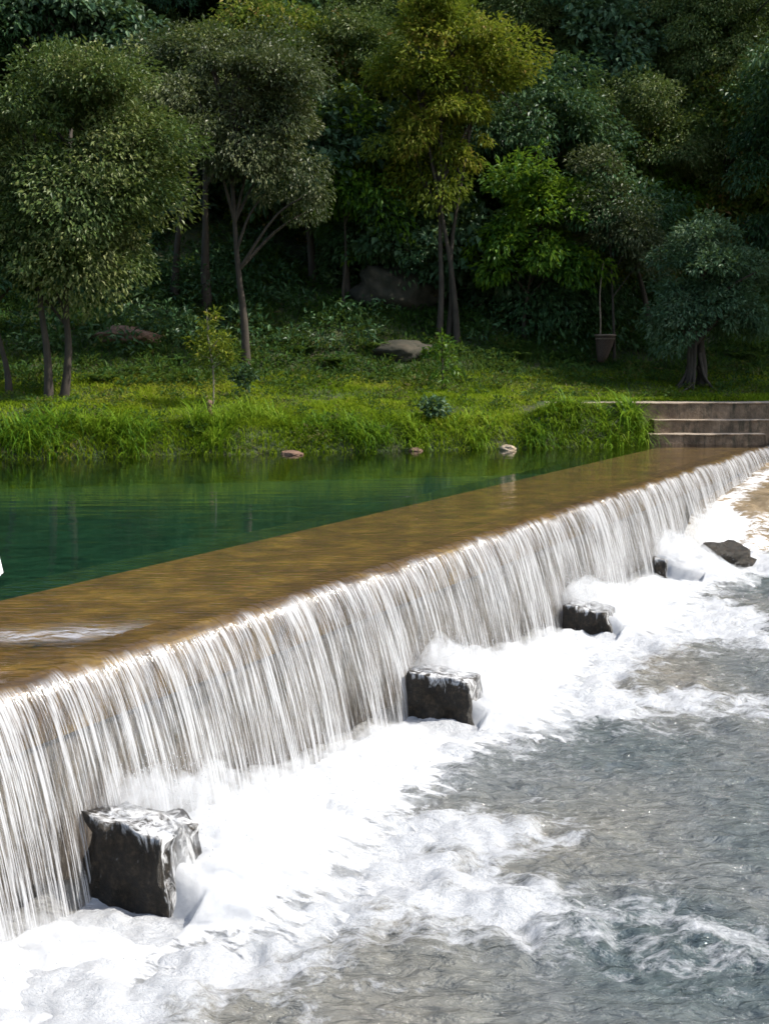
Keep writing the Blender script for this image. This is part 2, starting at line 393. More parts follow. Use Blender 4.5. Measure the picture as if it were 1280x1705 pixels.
tr = N(nt, 'ShaderNodeBsdfTransparent', Color=(0.96, 0.95, 0.93, 1)); gl = N(nt, 'ShaderNodeBsdfGlossy', Roughness=0.12); L(nt, nb, gl.inputs['Normal'])
clear = mixs(nt, fr2, tr.outputs[0], gl.outputs[0])
w = N(nt, 'ShaderNodeBsdfPrincipled', Roughness=0.22); w.inputs['Base Color'].default_value = (0.60, 0.61, 0.63, 1); L(nt, nb, w.inputs['Normal'])
tw = N(nt, 'ShaderNodeBsdfTranslucent', Color=(0.86, 0.87, 0.89, 1))
white = mixs(nt, 0.3, w.outputs[0], tw.outputs[0])
out(nt, mixs(nt, mk, clear, white)); M['fall'] = m
tag(mesh('waterfall', V, grid_faces(len(ss), nl, True), M['fall'], attrs={'lead': st0, 'lip': np.exp(-np.maximum(Lr-lead, 0)/.16)}, uv=uv), kind='structure')

# ---- river below the weir
FOAM_POLY = [  # dense foam outlines on the river, listed as photo positions and laid on the river plane
    [(-60, 1780), (170, 1760), (330, 1665), (470, 1605), (640, 1570), (860, 1560), (980, 1520), (820, 1440), (640, 1395), (690, 1330), (800, 1250), (950, 1215), (1090, 1190), (1020, 1140), (1090, 1090), (1290, 1075), (1290, 1030), (1175, 1000), (1190, 965), (1300, 955), (1300, 925), (1140, 905), (1060, 985), (700, 1190), (540, 1300), (0, 1590)],
    [(800, 1535), (1000, 1550), (1290, 1590), (1290, 1560), (1050, 1530), (900, 1505)],
    [(560, 1385), (700, 1370), (860, 1385), (930, 1400), (800, 1420), (600, 1440)],
    [(1000, 1165), (1150, 1195), (1280, 1195), (1280, 1175), (1100, 1160)],
]
def poly_sd(x, y, P):
    d = np.full(x.shape, 1e9); ins = np.zeros(x.shape, bool); n = len(P)
    for i in range(n):
        a = P[i]; b = P[(i+1) % n]; e = b-a; wx = x-a[0]; wy = y-a[1]
        k = np.clip((wx*e[0]+wy*e[1])/(e@e), 0, 1)
        d = np.minimum(d, np.hypot(wx-e[0]*k, wy-e[1]*k))
        c = ((a[1] > y) != (b[1] > y)) & (x < (b[0]-a[0])*(y-a[1])/((b[1]-a[1])+1e-12)+a[0]); ins ^= c
    return np.where(ins, d, -d)
ys = [3.0]
while ys[-1] < 30: ys.append(ys[-1]+max(0.03, 0.0042*ys[-1]))
ys = np.array(ys); xr = np.linspace(-1, 1, 420)
Y = np.repeat(ys[None], len(xr), 0); X = xr[:, None]*(3.6+0.42*Y)+0.08*Y
S, T = to_st(X, Y)
foam = np.full(X.shape, -9.0)
wx = X+0.25*fbm(X*1.3, Y*1.3, 3); wy = Y+0.35*fbm(X*1.3+7, Y*1.3, 3)
for k, P in enumerate(FOAM_POLY):
    P = np.array([on_z(u, v_, ZR)[:2] for u, v_ in P]); foam = np.maximum(foam, poly_sd(wx, wy, P))
foam = np.maximum(foam, 0.75-T-0.2*np.abs(fbm(S*2, T*2, 3)))
fm = .6*sstep(-1.3, 0.45, foam)+.4*sstep(-.25, .3, foam)
fm = fm*(1-.22*sstep(0.9, 2.4, T)*sstep(-.4, .6, S)-.10*sstep(2.2, 4, T))
tb = sstep(-0.8, 0.2, foam)
z = ZR+0.030*fbm(X*1.5, Y*2.5, 4)+0.018*fbm(X*5, Y*8, 3)+tb*(0.14*np.abs(fbm(X*1.8, Y*1.8, 5))+0.07*fbm(X*5+3, Y*5, 4))
z = z+0.024*(1-2*np.abs(fbm(X*2.6+.4*Y, Y*5, 3)))+0.012*(1-2*np.abs(fbm(X*6, Y*11+.5*X, 2)))
keep = T > 0.02
z = np.where(T < 0.05, ZR-0.2, z)
hue = 0.5+0.5*fbm(X*.7+3, Y*.5, 3)-.4*np.exp(-((X-1.8)**2+(Y-6.5)**2)/.5)+.08*np.exp(-((X+.3)**2/2+(Y-5.9)**2/.4))
m, nt = mat('river_surface'); v = coords(nt)
n1 = noise(nt, coords(nt, (1, 1.5, 1)), 3.2, 8, 0.72, 0.6); n2 = noise(nt, coords(nt, (1, 1.6, 1)), 16, 6, 0.7, 0.4)
f = math_(nt, 'ADD', attr(nt, 'foam'), math_(nt, 'MULTIPLY', math_(nt, 'SUBTRACT', n1, 0.5), 1.9))
f = math_(nt, 'ADD', f, math_(nt, 'MULTIPLY', math_(nt, 'SUBTRACT', n2, 0.5), 0.7))
f = ramp_of(nt, f, 0.34, 0.72)
rc = ramp(nt, [(0.15, (0.07, 0.09, 0.09)), (0.40, (0.135, 0.143, 0.138)), (0.62, (0.16, 0.16, 0.142)), (0.9, (0.20, 0.18, 0.145))]); L(nt, attr(nt, 'hue'), rc.inputs[0])
nbw = bump(nt, math_(nt, 'ADD', noise(nt, coords(nt, (1, 3.2, 1), 'Object', (0, 0, R(-8))), 3.6, 5, 0.55, 0.5), math_(nt, 'MULTIPLY', n2, 0.08)), 1.0, 0.15)
pw = N(nt, 'ShaderNodeBsdfPrincipled', Roughness=0.06, IOR=1.33); pw.inputs['Specular IOR Level'].default_value = 0.9; L(nt, rc.outputs[0], pw.inputs['Base Color']); L(nt, nbw, pw.inputs['Normal'])
pf = N(nt, 'ShaderNodeBsdfPrincipled', Roughness=0.5); pf.inputs['Base Color'].default_value = (0.50, 0.51, 0.525, 1)
L(nt, bump(nt, math_(nt, 'ADD', math_(nt, 'MULTIPLY', n1, 2.0), n2), 0.8, 0.05, .5), pf.inputs['Normal'])
out(nt, mixs(nt, f, pw.outputs[0], pf.outputs[0])); M['river'] = m
tag(mesh('river_water', np.stack([X, Y, z], -1).reshape(-1, 3), grid_faces(len(xr), len(ys)), M['river'], attrs={'foam': fm, 'hue': hue}), kind='structure')

# ---- white water thrown up at the foot of the fall: a dense core and torn shells above it
def foam_shell_mat(name, lo, hi):
    m, nt = mat(name)
    v = coords(nt)
    mp = nt.nodes.new('ShaderNodeMapping'); tc = nt.nodes.new('ShaderNodeTexCoord'); mp.inputs['Scale'].default_value = (7, 2.5, 1)
    L(nt, tc.outputs['UV'], mp.inputs[0])
    a = math_(nt, 'ADD', math_(nt, 'MULTIPLY', noise(nt, mp.outputs[0], 1.6, 5, 0.62, 0.5), 0.85), math_(nt, 'MULTIPLY', noise(nt, v, 22, 3, 0.6), 0.15))
    a = math_(nt, 'ADD', a, math_(nt, 'MULTIPLY', math_(nt, 'SUBTRACT', attr(nt, 'cover'), 1.0), 0.6))
    a = ramp_of(nt, a, lo, hi)
    d = N(nt, 'ShaderNodeBsdfPrincipled', Roughness=0.6); d.inputs['Base Color'].default_value = (0.52, 0.53, 0.545, 1)
    L(nt, bump(nt, noise(nt, v, 12, 6, 0.7), 0.35, 0.04, 1.3), d.inputs['Normal'])
    t = N(nt, 'ShaderNodeBsdfTranslucent', Color=(0.52, 0.53, 0.545, 1))
    tr = nt.nodes.new('ShaderNodeBsdfTransparent')
    out(nt, mixs(nt, a, tr.outputs[0], mixs(nt, 0.25, d.outputs[0], t.outputs[0]))); return m
ss = np.concatenate([np.arange(-10, 0, 0.05), np.arange(0, 10, 0.025), np.arange(10, 14.8, 0.04)]); tq = np.linspace(0.0, 2.2, 90)
S, T = np.meshgrid(ss, tq, indexing='ij')
def mound(k, seed):
    hs = base_h(S)
    w_ = 0.34+0.75*hs
    prof = np.where(T < 0.45, sstep(0.05, 0.45, T), np.exp(-((T-0.45)/(w_+.25))**2))
    tur = 0.55*fbm(S*2.5, T*3+seed, 4)+0.45*fbm(S*8, T*4+seed, 3)
    return hs*prof*k*(1+0.42*tur)+0.05*fbm(S*6, T*6+seed, 3)*prof, prof
def heap(k, seed):
    h, prof = mound(k, seed)
    zz = ZR+0.03-0.12*(k > 0.9)*(prof < .08)+h
    zz = zz-0.25*(1-sstep(0.0, 0.10, prof))
    for b0 in BLK:      # the near faces of the blocks stay clear
        near = sstep(b0-0.5, b0-0.12, S)*(1-sstep(b0-0.02, b0+0.14, S))*(T < 1.15)
        zz = zz-near*np.maximum(zz-(ZR-.02), 0)*1.0
    return zz, prof
zz, prof = heap(0.62, 5)
tag(mesh('foam_heap', wfa(S, T, zz).reshape(-1, 3), grid_faces(len(ss), len(tq), True), foam_shell_mat('foam_heap', 0.0, 0.08), attrs={'cover': np.clip(prof*1.3, 0, 1)}, uv=np.stack([S, T], -1).reshape(-1, 2)), 'thick white foam heaped along the foot of the falling water', 'foam', kind='stuff')
m, nt = mat('spray_mist'); vs = N(nt, 'ShaderNodeVolumePrincipled', Anisotropy=0.2)
L(nt, math_(nt, 'MULTIPLY', ramp_of(nt, noise(nt, coords(nt, (1, 1, .55)), 7.0, 3, 0.7, 0.6), 0.44, 0.74), 10.0), vs.inputs['Density']); vs.inputs['Color'].default_value = (0.93, 0.94, 0.95, 1)
o_ = nt.nodes.new('ShaderNodeOutputMaterial'); L(nt, vs.outputs[0], o_.inputs['Volume'])
zz, prof = heap(1.4, 31); zz = np.maximum(zz, ZR-.2); nu, nv = zz.shape
top = wfa(S, T, zz).reshape(-1, 3); bot = wfa(S, T, zz*0-2.0).reshape(-1, 3); n_ = nu*nv
G = grid_faces(nu, nv, True); ii = np.arange(nu-1)*nv; jj = np.arange(nv-1)
side = np.concatenate([np.stack([ii, ii+nv, ii+nv+n_, ii+n_], -1), np.stack([ii+nv-1+nv, ii+nv-1, ii+nv-1+n_, ii+nv-1+nv+n_], -1),
    np.stack([jj+1, jj, jj+n_, jj+1+n_], -1), np.stack([(nu-1)*nv+jj, (nu-1)*nv+jj+1, (nu-1)*nv+jj+1+n_, (nu-1)*nv+jj+n_], -1)])
o = mesh('spray_mist', np.vstack([top, bot]), np.vstack([G, G[:, ::-1]+n_, side]), m)
tag(o, 'soft white mist of spray standing over the foam at the foot of the fall', 'spray', kind='stuff')
# droplets
nd = 9000
sd_ = rng.uniform(-2, 17, nd); bias = rng.random(nd)
for i in range(nd):
    if bias[i] < .6: sd_[i] = BLK[rng.integers(0, 4)]+0.3+rng.exponential(0.8)
hs = base_h(sd_); td_ = 0.25+np.abs(rng.normal(0, 0.55, nd)); zd = ZR+hs*np.exp(-((td_-.45)/.8)**2)*rng.uniform(0.5, 1.6, nd)+rng.exponential(0.04, nd)
for b0 in BLK: zd = np.where((sd_ > b0-.5) & (sd_ < b0+.25), ZR+.02, zd)
PD = wfa(sd_, td_, zd); rad = rng.uniform(0.0015, 0.004, nd)*(1+PD[:, 1]*0.03)
oct_ = np.array([(1,0,0),(-1,0,0),(0,1,0),(0,-1,0),(0,0,1.6),(0,0,-1.6)], float)
of = np.array([(0,2,4),(2,1,4),(1,3,4),(3,0,4),(2,0,5),(1,2,5),(3,1,5),(0,3,5)])
V = (PD[:, None]+oct_[None]*rad[:, None, None]).reshape(-1, 3); F = (of[None]+np.arange(nd)[:, None, None]*6).reshape(-1, 3)
m, nt = mat('droplet'); d = N(nt, 'ShaderNodeBsdfPrincipled', Roughness=0.3); d.inputs['Base Color'].default_value = (0.52, 0.53, 0.545, 1); out(nt, d.outputs[0])
tag(mesh('spray_droplets', V, F, m), 'white droplets flung up around the foot of the fall', 'spray', kind='stuff')

# ---- buttress blocks, rocks
m, nt = mat('wet_block'); v = coords(nt)
n1 = noise(nt, v, 16, 8, 0.8); r = ramp(nt, [(0.32, (0.006, 0.005, 0.004)), (0.5, (0.022, 0.016, 0.008)), (0.72, (0.12, 0.085, 0.05))]); L(nt, n1, r.inputs[0])
p = N(nt, 'ShaderNodeBsdfPrincipled', Roughness=0.42); L(nt, r.outputs[0], p.inputs['Base Color']); L(nt, bump(nt, noise(nt, v, 40, 8, 0.8), 1.0, 0.05), p.inputs['Normal'])
wt = N(nt, 'ShaderNodeBsdfPrincipled', Roughness=0.3); wt.inputs['Base Color'].default_value = (0.8, 0.8, 0.8, 1)
v3 = coords(nt, (1, 1, .35)); a = noise(nt, v3, 11, 6, 0.75, 1.0); sp = math_(nt, 'MULTIPLY', 0.8, ramp_of(nt, math_(nt, 'ADD', a, math_(nt, 'MULTIPLY', math_(nt, 'SUBTRACT', attr(nt, 'wet'), 0.5), 0.5)), 0.55, 0.74))
fl = math_(nt, 'MULTIPLY', ramp_of(nt, noise(nt, coords(nt, (1, 1, .35)), 60, 4, 0.7), 0.64, 0.78), 0.35)
sp = math_(nt, 'MAXIMUM', sp, fl)
out(nt, mixs(nt, sp, p.outputs[0], wt.outputs[0])); M['block'] = m
def block(s0, ds, t0, t1, z0, z1, out_, label):
    n = 14; V = []; F = []; A = []
    # lattice shell of a battered block
    def P(a, b_, c):      # a along s, b along t, c up (0..1)
        t = t0+(t1+out_*(1-c)-t0)*b_; s = s0-0.06*(1-c)*(1-a)+ds*a
        rr = 0.02; q = wf(s, t, z0+(z1-z0)*c-0.03*b_*c)
        return q
    faces = [lambda u, w: (0, u, w), lambda u, w: (1, 1-u, w), lambda u, w: (u, 1, w), lambda u, w: (1-u, 0, w), lambda u, w: (u, 1-w, 1) if False else (w, u, 1)]
    o0 = 0
    for fi, f_ in enumerate(faces):
        for i in range(n):
            for j in range(n):
                a, b_, c = f_(i/(n-1), j/(n-1)); q = P(a, b_, c)
                k = q*7
                q = q+0.04*np.array([float(vnoise(k[0], k[1], k[2])), float(vnoise(k[0]+40, k[1], k[2])), float(vnoise(k[0], k[1]+40, k[2]))])
                V.append(q); A.append(max(0.0, c-0.75)*2.0*(fi == 0)+(0.5 if fi == 2 else 0)+(0.55 if fi == 4 else 0)+0.18)
        g_ = grid_faces(n, n)+o0; F.append(g_); o0 += n*n
    root = mesh('concrete_block', np.array(V), np.concatenate(F), M['block'], smooth=True, attrs={'wet': A})
    bm_weld(root)
    return tag(root, label, 'block', 'concrete blocks at the foot of the weir')
def bm_weld(o):
    import bmesh
    bm = bmesh.new(); bm.from_mesh(o.data); bmesh.ops.remove_doubles(bm, verts=bm.verts, dist=0.004)
    bmesh.ops.recalc_face_normals(bm, faces=bm.faces); bm.to_mesh(o.data); bm.free()
LBL = ['largest dark wet concrete block at the near end of the fall', 'dark square block second from the near end with a clean dry front',
       'small block third from the near end half veiled by white splash', 'narrow dark block edge showing behind the far end of the falling sheet']
for s0, lb, zt_, t1_ in zip(BLK, LBL, BTOP, BT1):
    block(s0, 0.37, 0.32 if s0 < 4 else .38, t1_-.06+(.09 if 4 < s0 < 10 else 0), -1.75, zt_, 0.13, lb)

def rock(name, label, c, rx, ry, rz, material, seed, cat='rock', group=None, rough=0.35, sub=4, boxy=0.0):
    import bmesh
    bm = bmesh.new(); bmesh.ops.create_icosphere(bm, subdivisions=sub, radius=1.0)
    co = np.array([v.co[:] for v in bm.verts])
    if boxy:
        mx = np.abs(co).max(1)[:, None]; co = co*(1-boxy)+co/mx*boxy
    d = fbm(co[:, 0]*1.3+seed*7, co[:, 1]*1.3+co[:, 2]*2.1, 4, co[:, 2]*1.3)+0.35*fbm(co[:, 0]*5+seed, co[:, 1]*5, 3, co[:, 2]*5)
    co = co*(1+rough*d)[:, None]*np.array([rx, ry, rz])
    F = np.array([[v.index for v in f.verts] for f in bm.faces]); bm.free()
    o = mesh(name, co, F, material, smooth=True); o.location = tuple(float(q) for q in c); o.rotation_euler = (0, 0, seed)
    return tag(o, label, cat, group)
M['rock_wet'] = solid('rock_wet', (0.012, 0.012, 0.014), (0.07, 0.06, 0.055), 6, 0.25, 0.9)
M['rock_tan'] = solid('rock_tan', (0.22, 0.16, 0.10), (0.42, 0.33, 0.23), 5, 0.85, 0.6)
M['rock_earth'] = solid('rock_earth', (0.10, 0.055, 0.035), (0.24, 0.14, 0.09), 5, 0.9, 0.6)
M['boulder'] = solid('boulder_stone', (0.010, 0.013, 0.005), (0.03, 0.027, 0.015), 2.2, 0.9, 1.0, 9, c3=(0.07, 0.055, 0.035))
def gp(u, v, z): return on_z(u, v, z)
c = gp(1205, 945, ZR); rock('rock', 'dark wet boulder in the white rapids at the right', c+[-.05, 0.1, .05], 0.46, 0.34, 0.30, M['block'], 3, rough=.7)
c = gp(846, 750, 0); rock('rock', 'pale tan rock lying at the water edge below the grass', c+[0, .15, .02], 0.26, 0.16, 0.10, M['rock_tan'], 5)
c = gp(486, 757, 0); rock('rock', 'flat reddish brown earth patch rock at the water edge', c+[0, .12, .0], 0.34, 0.2, 0.07, M['rock_earth'], 2)
c = gp(692, 752, 0); rock('rock', 'small dark brown rock tucked under the overhanging grass', c+[0, .2, .0], 0.15, 0.15, 0.08, M['stump'], 9)
c = ground_at(665, 520); rock('boulder', 'big mossy boulder bulging from the shaded slope', c+[0, 1.0, .6], 1.55, 1.2, 1.0, M['boulder'], 4, 'boulder', rough=0.4)
c = ground_at(665, 600); rock('boulder', 'low brown earthy boulder at the foot of the slope below the mossy one', c+[0, 1.0, .2], 1.35, 1.0, .42, M['boulder'], 8, 'boulder', rough=0.3)
c = ground_at(200, 580); rock('boulder', 'reddish ledge of bare rock on the left slope', c+[0, .7, .3], 1.0, .7, .30, M['rock_earth'], 6, 'boulder', rough=0.4)

# ---- raised ledge at the far end of the weir with its own cascade
ss = np.linspace(15.2, S_END+1.5, 130); tq = np.linspace(0.0, 9, 150); S, T = np.meshgrid(ss, tq, indexing='ij')
XY = wfa(S, T, S*0); yy = XY[..., 1]; xx = XY[..., 0]
front = 21.2+0.8*fbm(xx*.6, yy*0, 3)
top = -0.52+0.05*(S-20)-0.03*T
k = sstep(-1.6, 1.0, yy-front)
zz = ZR-0.35+(top-(ZR-0.35))*k+0.12*fbm(xx*2.2, yy*2.2, 4)*k*(1-.6*sstep(0.8, 1.6, yy-front))+0.02*fbm(xx*5, yy*8, 3)
cas = np.clip(sstep(-1.6, -0.4, yy-front)*(1-sstep(0.1, 0.9, yy-front))*0.62+0.7*np.exp(-(T-0.45)**2/.12)+0.6*np.exp(-((T-1.5-.25*(21-S))/.25)**2)+.25*fbm(xx*2, yy*3, 3)-.05, 0, 1)
m, nt = mat('ledge_water')
n1 = noise(nt, coords(nt, (1.2, 3, 1)), 3.5, 8, 0.72, 0.6)
f = ramp_of(nt, math_(nt, 'ADD', math_(nt, 'MULTIPLY', attr(nt, 'foam'), 0.8), math_(nt, 'MULTIPLY', math_(nt, 'SUBTRACT', n1, 0.5), 1.8)), 0.38, 0.62)
rc = ramp(nt, [(0.3, (0.11, 0.08, 0.04)), (0.7, (0.36, 0.27, 0.165))]); L(nt, noise(nt, coords(nt), 1.5, 6, 0.65), rc.inputs[0])
pw = N(nt, 'ShaderNodeBsdfPrincipled', Roughness=0.15, IOR=1.33); L(nt, rc.outputs[0], pw.inputs['Base Color']); L(nt, bump(nt, noise(nt, coords(nt, (1, 2, 1)), 9, 6, 0.7), 0.9, 0.04), pw.inputs['Normal'])
pf = N(nt, 'ShaderNodeBsdfPrincipled', Roughness=0.5); pf.inputs['Base Color'].default_value = (0.88, 0.89, 0.9, 1)
out(nt, mixs(nt, f, pw.outputs[0], pf.outputs[0]))
tag(mesh('rock_ledge', wfa(S, T, zz).reshape(-1, 3), grid_faces(len(ss), len(tq), True), m, attrs={'foam': cas}), kind='structure')

# ---- stone steps closing the far end of the weir
m, nt = mat('step_stone'); v = coords(nt)
n1 = noise(nt, v, 3.0, 8, 0.7); r = ramp(nt, [(0.3, (0.06, 0.042, 0.026)), (0.5, (0.16, 0.11, 0.07)), (0.72, (0.30, 0.21, 0.14))]); L(nt, n1, r.inputs[0])
v2 = coords(nt, (3, 1, .6)); n2 = noise(nt, v2, 2.2, 6, 0.7); mo = ramp_of(nt, n2, 0.5, 0.68)
c = mixc(nt, mo, r.outputs[0], (0.03, 0.03, 0.016))
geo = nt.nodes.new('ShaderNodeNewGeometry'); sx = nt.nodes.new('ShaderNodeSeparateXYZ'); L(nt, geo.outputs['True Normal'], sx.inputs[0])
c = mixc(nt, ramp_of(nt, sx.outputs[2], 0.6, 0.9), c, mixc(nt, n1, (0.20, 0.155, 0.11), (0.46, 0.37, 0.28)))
p = N(nt, 'ShaderNodeBsdfPrincipled', Roughness=0.85); L(nt, c, p.inputs['Base Color']); L(nt, bump(nt, noise(nt, v, 10, 8, 0.75), 0.9, 0.05), p.inputs['Normal'])
out(nt, p.outputs[0]); M['step'] = m
steps = empty('stone_steps', (7.6, 28.3, 0)); tag(steps, 'three broad weathered stone steps at the far end of the weir', 'steps'); bpy.context.view_layer.update()
def slab(x0, x1, y0, y1, z0, z1, seed):
    nx = int((x1-x0)/.06)+2
    xs_ = np.linspace(x0, x1, nx); prof = [(y0, z0), (y0, (z0+z1)/2), (y0, z1-.05), (y0-.012, z1-.035), (y0-.012, z1-.012), (y0+.02, z1), (y1, z1), (y1, z0)]
    V = np.zeros((nx, len(prof), 3))
    for j, (y_, z_) in enumerate(prof):
        V[:, j, 0] = xs_; V[:, j, 1] = y_+0.022*fbm(xs_*2.5+seed, xs_*0+j*.7, 4)*(y_ < y1); V[:, j, 2] = z_+0.018*fbm(xs_*2+seed*3, xs_*0+.3*j, 4)*(z_ > z0)
    npf = len(prof); F = grid_faces(nx, npf)
    i = np.arange(nx-1)*npf
    F = np.vstack([F, np.stack([i+npf-1, i+2*npf-1, i+npf, i], -1)])
    V = V.reshape(-1, 3)
    caps = []
    for a in (0, (nx-1)*npf):
        for j in range(1, npf-2, 2): caps.append((a, a+j, a+j+1, a+j+2))
    F = np.vstack([F, np.array(caps)])
    return V, F
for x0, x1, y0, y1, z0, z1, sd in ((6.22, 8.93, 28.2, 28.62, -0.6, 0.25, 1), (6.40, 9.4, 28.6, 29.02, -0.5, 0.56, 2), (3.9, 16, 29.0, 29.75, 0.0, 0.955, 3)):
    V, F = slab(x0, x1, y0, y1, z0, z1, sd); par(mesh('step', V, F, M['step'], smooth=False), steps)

# ------------------------------------------------------------------ vegetation
def leaves(C, D, U, ln, wd, fold=0.25):
    """C base points, D direction, U leaf normal (n,3); rhombic leaf folded on its midrib -> V,F"""
    n = len(C); D = D/(np.linalg.norm(D, axis=1)[:, None]+1e-9)
    Rr = np.cross(D, U); Rr /= np.linalg.norm(Rr, axis=1)[:, None]+1e-9; U = np.cross(Rr, D)
    ln = np.broadcast_to(ln, n)[:, None]; wd = np.broadcast_to(wd, n)[:, None]
    tip = C+D*ln-U*ln*0.12; mid = C+D*ln*.45
    a = mid+Rr*wd*.5+U*wd*fold; b_ = mid-Rr*wd*.5+U*wd*fold
    V = np.stack([C, a, tip, b_], 1).reshape(-1, 3); i = np.arange(n)*4
    F = np.concatenate([np.stack([i, i+1, i+2], -1), np.stack([i, i+2, i+3], -1)])
    return V, F
def unit(n):
    v = rng.normal(size=(n, 3)); return v/np.linalg.norm(v, axis=1)[:, None]
KIND = {  # leaf length, width, clump radius, leaves per clump, droop, material, clump density
    'olive': (0.15, 0.055, 0.50, 150, 0.50, 'leaf_olive', 1.0),
    'grey': (0.15, 0.055, 0.46, 150, 0.55, 'leaf_grey', 1.0),
    'yellow': (0.20, 0.07, 0.52, 140, 0.6, 'leaf_yellow', 1.0),
    'pink': (0.24, 0.10, 0.60, 110, 0.8, 'leaf_pink', 0.9),
    'bright': (0.24, 0.095, 0.50, 85, 0.6, 'leaf_bright', 0.9),
    'dark': (0.22, 0.085, 0.62, 120, 0.7, 'leaf_dark', 1.0),
    'big': (0.34, 0.19, 0.60, 55, 0.8, 'leaf_blue', 0.9),
    'blue': (0.17, 0.055, 0.38, 105, 0.35, 'leaf_blue', 1.1),
}
def crown_points(ells, dens, rc):
    out_ = []
    for C, r in ells:
        area = (r[0]*r[2]+r[0]*r[1]+r[1]*r[2])/3*12.5
        n = max(4, int(area/(rc*rc*2.0)*dens))
        u = unit(n); u[:, 2] = np.where(u[:, 2] < -0.6, -u[:, 2]*.6, u[:, 2])
        rad = rng.uniform(0.25, 1.0, n)**0.6*np.where(rng.random(n) < .2, rng.uniform(1.1, 1.45, n), 1.0)
        sd0 = rng.uniform(0, 50); lump = lambda q: 1+.55*vnoise(q[:, 0]*2.0+sd0, q[:, 1]*2.0, q[:, 2]*2.0)
        rad = rad*lump(u)
        p = np.asarray(C)+u*np.asarray(r)*rad[:, None]+rng.normal(0, .25*rc, (n, 3))
        gap = vnoise(p[:, 0]*.9/rc*.5+5, p[:, 1]*.9/rc*.5, p[:, 2]*1.2/rc*.5)
        ne = int(n*(.5 if rc > .43 else .2)); ue = unit(ne); ue[:, 2] = np.abs(ue[:, 2])*1.2-.45
        pe = np.asarray(C)+ue*np.asarray(r)*(rng.uniform(.95, 1.3, ne)*lump(ue))[:, None]
        out_.append(p[gap > (-.12 if rc > .43 else -.4)])
        out_.append(pe); 
    return np.concatenate(out_)
def crown_mesh(P, center, kind, lmul=1.0):
    ln, wd, rc, per, droop, mt, _ = KIND[kind]
    n = len(P)
    size = np.exp(rng.normal(-.18, .46, n)); cnt = np.maximum(6, (per*2.1*lmul*size**2*rng.uniform(.6, 1.1, n))).astype(int)
    ix = np.repeat(np.arange(n), cnt); m_ = len(ix)
    ax = unit(n)*0.5; ax[:, 2] = 1; ax += (P-center)/(np.linalg.norm(P-center, axis=1)[:, None]+1e-6)*.5; ax /= np.linalg.norm(ax, axis=1)[:, None]
    u = unit(m_); A_ = ax[ix]; h = (u*A_).sum(1)
    u = u-A_*(h*0.5)[:, None]                                    # flatten each spray of leaves across its own axis
    base = P[ix]+u*(size[ix]*rc*1.15)[:, None]*(rng.uniform(.15, 1.05, m_)**.5)[:, None]
    base[:, 2] -= droop*.22*(np.linalg.norm(u-A_*(u*A_).sum(1)[:, None], axis=1))**2*rc*size[ix]
    outw = P[ix]-center; outw /= np.linalg.norm(outw, axis=1)[:, None]+1e-6
    D = u*0.8+outw*0.4+unit(m_)*0.75; D[:, 2] -= droop*rng.uniform(.2, 1.2, m_)
    U = unit(m_)*0.75+A_*.7+np.array([0, 0, .5])
    sz = rng.uniform(.6, 1.3, m_)
    V, F = leaves(base, D, U, ln*sz*.86, wd*sz*.95)
    c = rng.normal(0, .17, n)[ix]+rng.normal(.42, .2, m_)
    return V, F, np.repeat(np.clip(c, 0, 1), 4), mt
def make_tree(label, base, ells, kind, trunks=1, tr=0.12, lean=0.0, group=None, name='tree', cat='tree', barkm='bark', limbs=14, lmul=1.0, lean_dir=None, spread=0.5):
    base = np.asarray(base, float); E = [(np.asarray(C)-base, r) for C, r in ells]
    root = empty(name, base); tag(root, label, cat, group)
    P = crown_points(E, KIND[kind][6], KIND[kind][2]); cen = np.mean([C for C, r in E], 0)
    V, F, a, mt = crown_mesh(P, cen, kind, lmul)
    tops = []
    for k in range(trunks):
        off = np.array([(k-(trunks-1)/2)*tr*2.6, (k % 2)*tr*1.5, -0.25]) if trunks > 1 else np.array([0, 0, -0.25])
        C, r = E[k % len(E)]
        top = np.array(C)*0.9+np.array([0, 0, r[2]*.35]); 
        mid = off*.6+top*0.45+rng.normal(0, .06, 3)*np.array([1, 1, 0])*min(2., top[2]*.3); mid[:2] = off[:2]+(mid[:2]-off[:2])*0.55
        q = off*.85+top*.2; q[:2] = off[:2]+(top[:2]-off[:2])*.12+rng.normal(0, .05, 2)
        path = smooth_path([off, q, mid, top], 16)
        rad = tr*np.linspace(1.0, .28, 16)*(1+.5*np.exp(-np.arange(16)/1.2))
        tv, tf = tube(path, rad, 9, .12); mesh('trunk', tv, tf, M[barkm], root); tops.append(path)
    for k in range(limbs):
        mb = MB(); p = P[rng.integers(len(P))]; pa = tops[k % trunks]
        zz_ = np.clip((p[2]-abs(p[0])*.5)*0.75, pa[4][2], pa[-1][2]); j = int(np.argmin(np.abs(pa[:, 2]-zz_))); s = pa[j]
        md = (s+p)/2+np.array([0, 0, .12*np.linalg.norm(p-s)])+rng.normal(0, .08, 3)
        tube_to(mb, smooth_path([s, md, p], 9), tr*np.linspace(.42, .10, 9), 6, .1)
        for e in range(2):
            q = P[rng.integers(len(P))]
            if np.linalg.norm(q-p) < 1.4: tube_to(mb, smooth_path([md, (md+q)/2+rng.normal(0, .08, 3), q], 6), tr*np.linspace(.16, .05, 6), 5)
        mb.build('branch', M[barkm], root)
    mesh('crown', V, F, M[mt], root, smooth=False, attrs={'rnd': a})
    return root
def ell(y, *L_, dy=0.0, depth=0.85):
    o = []
    for cx, cy, rx, ry in L_:
        yy_ = y+rng.uniform(-.3, .3)+dy; k = yy_/FPX; o.append((at_y(cx, cy, yy_), (rx*k*.84, max(rx, ry)*k*depth*.9, ry*k*.80)))
    return o
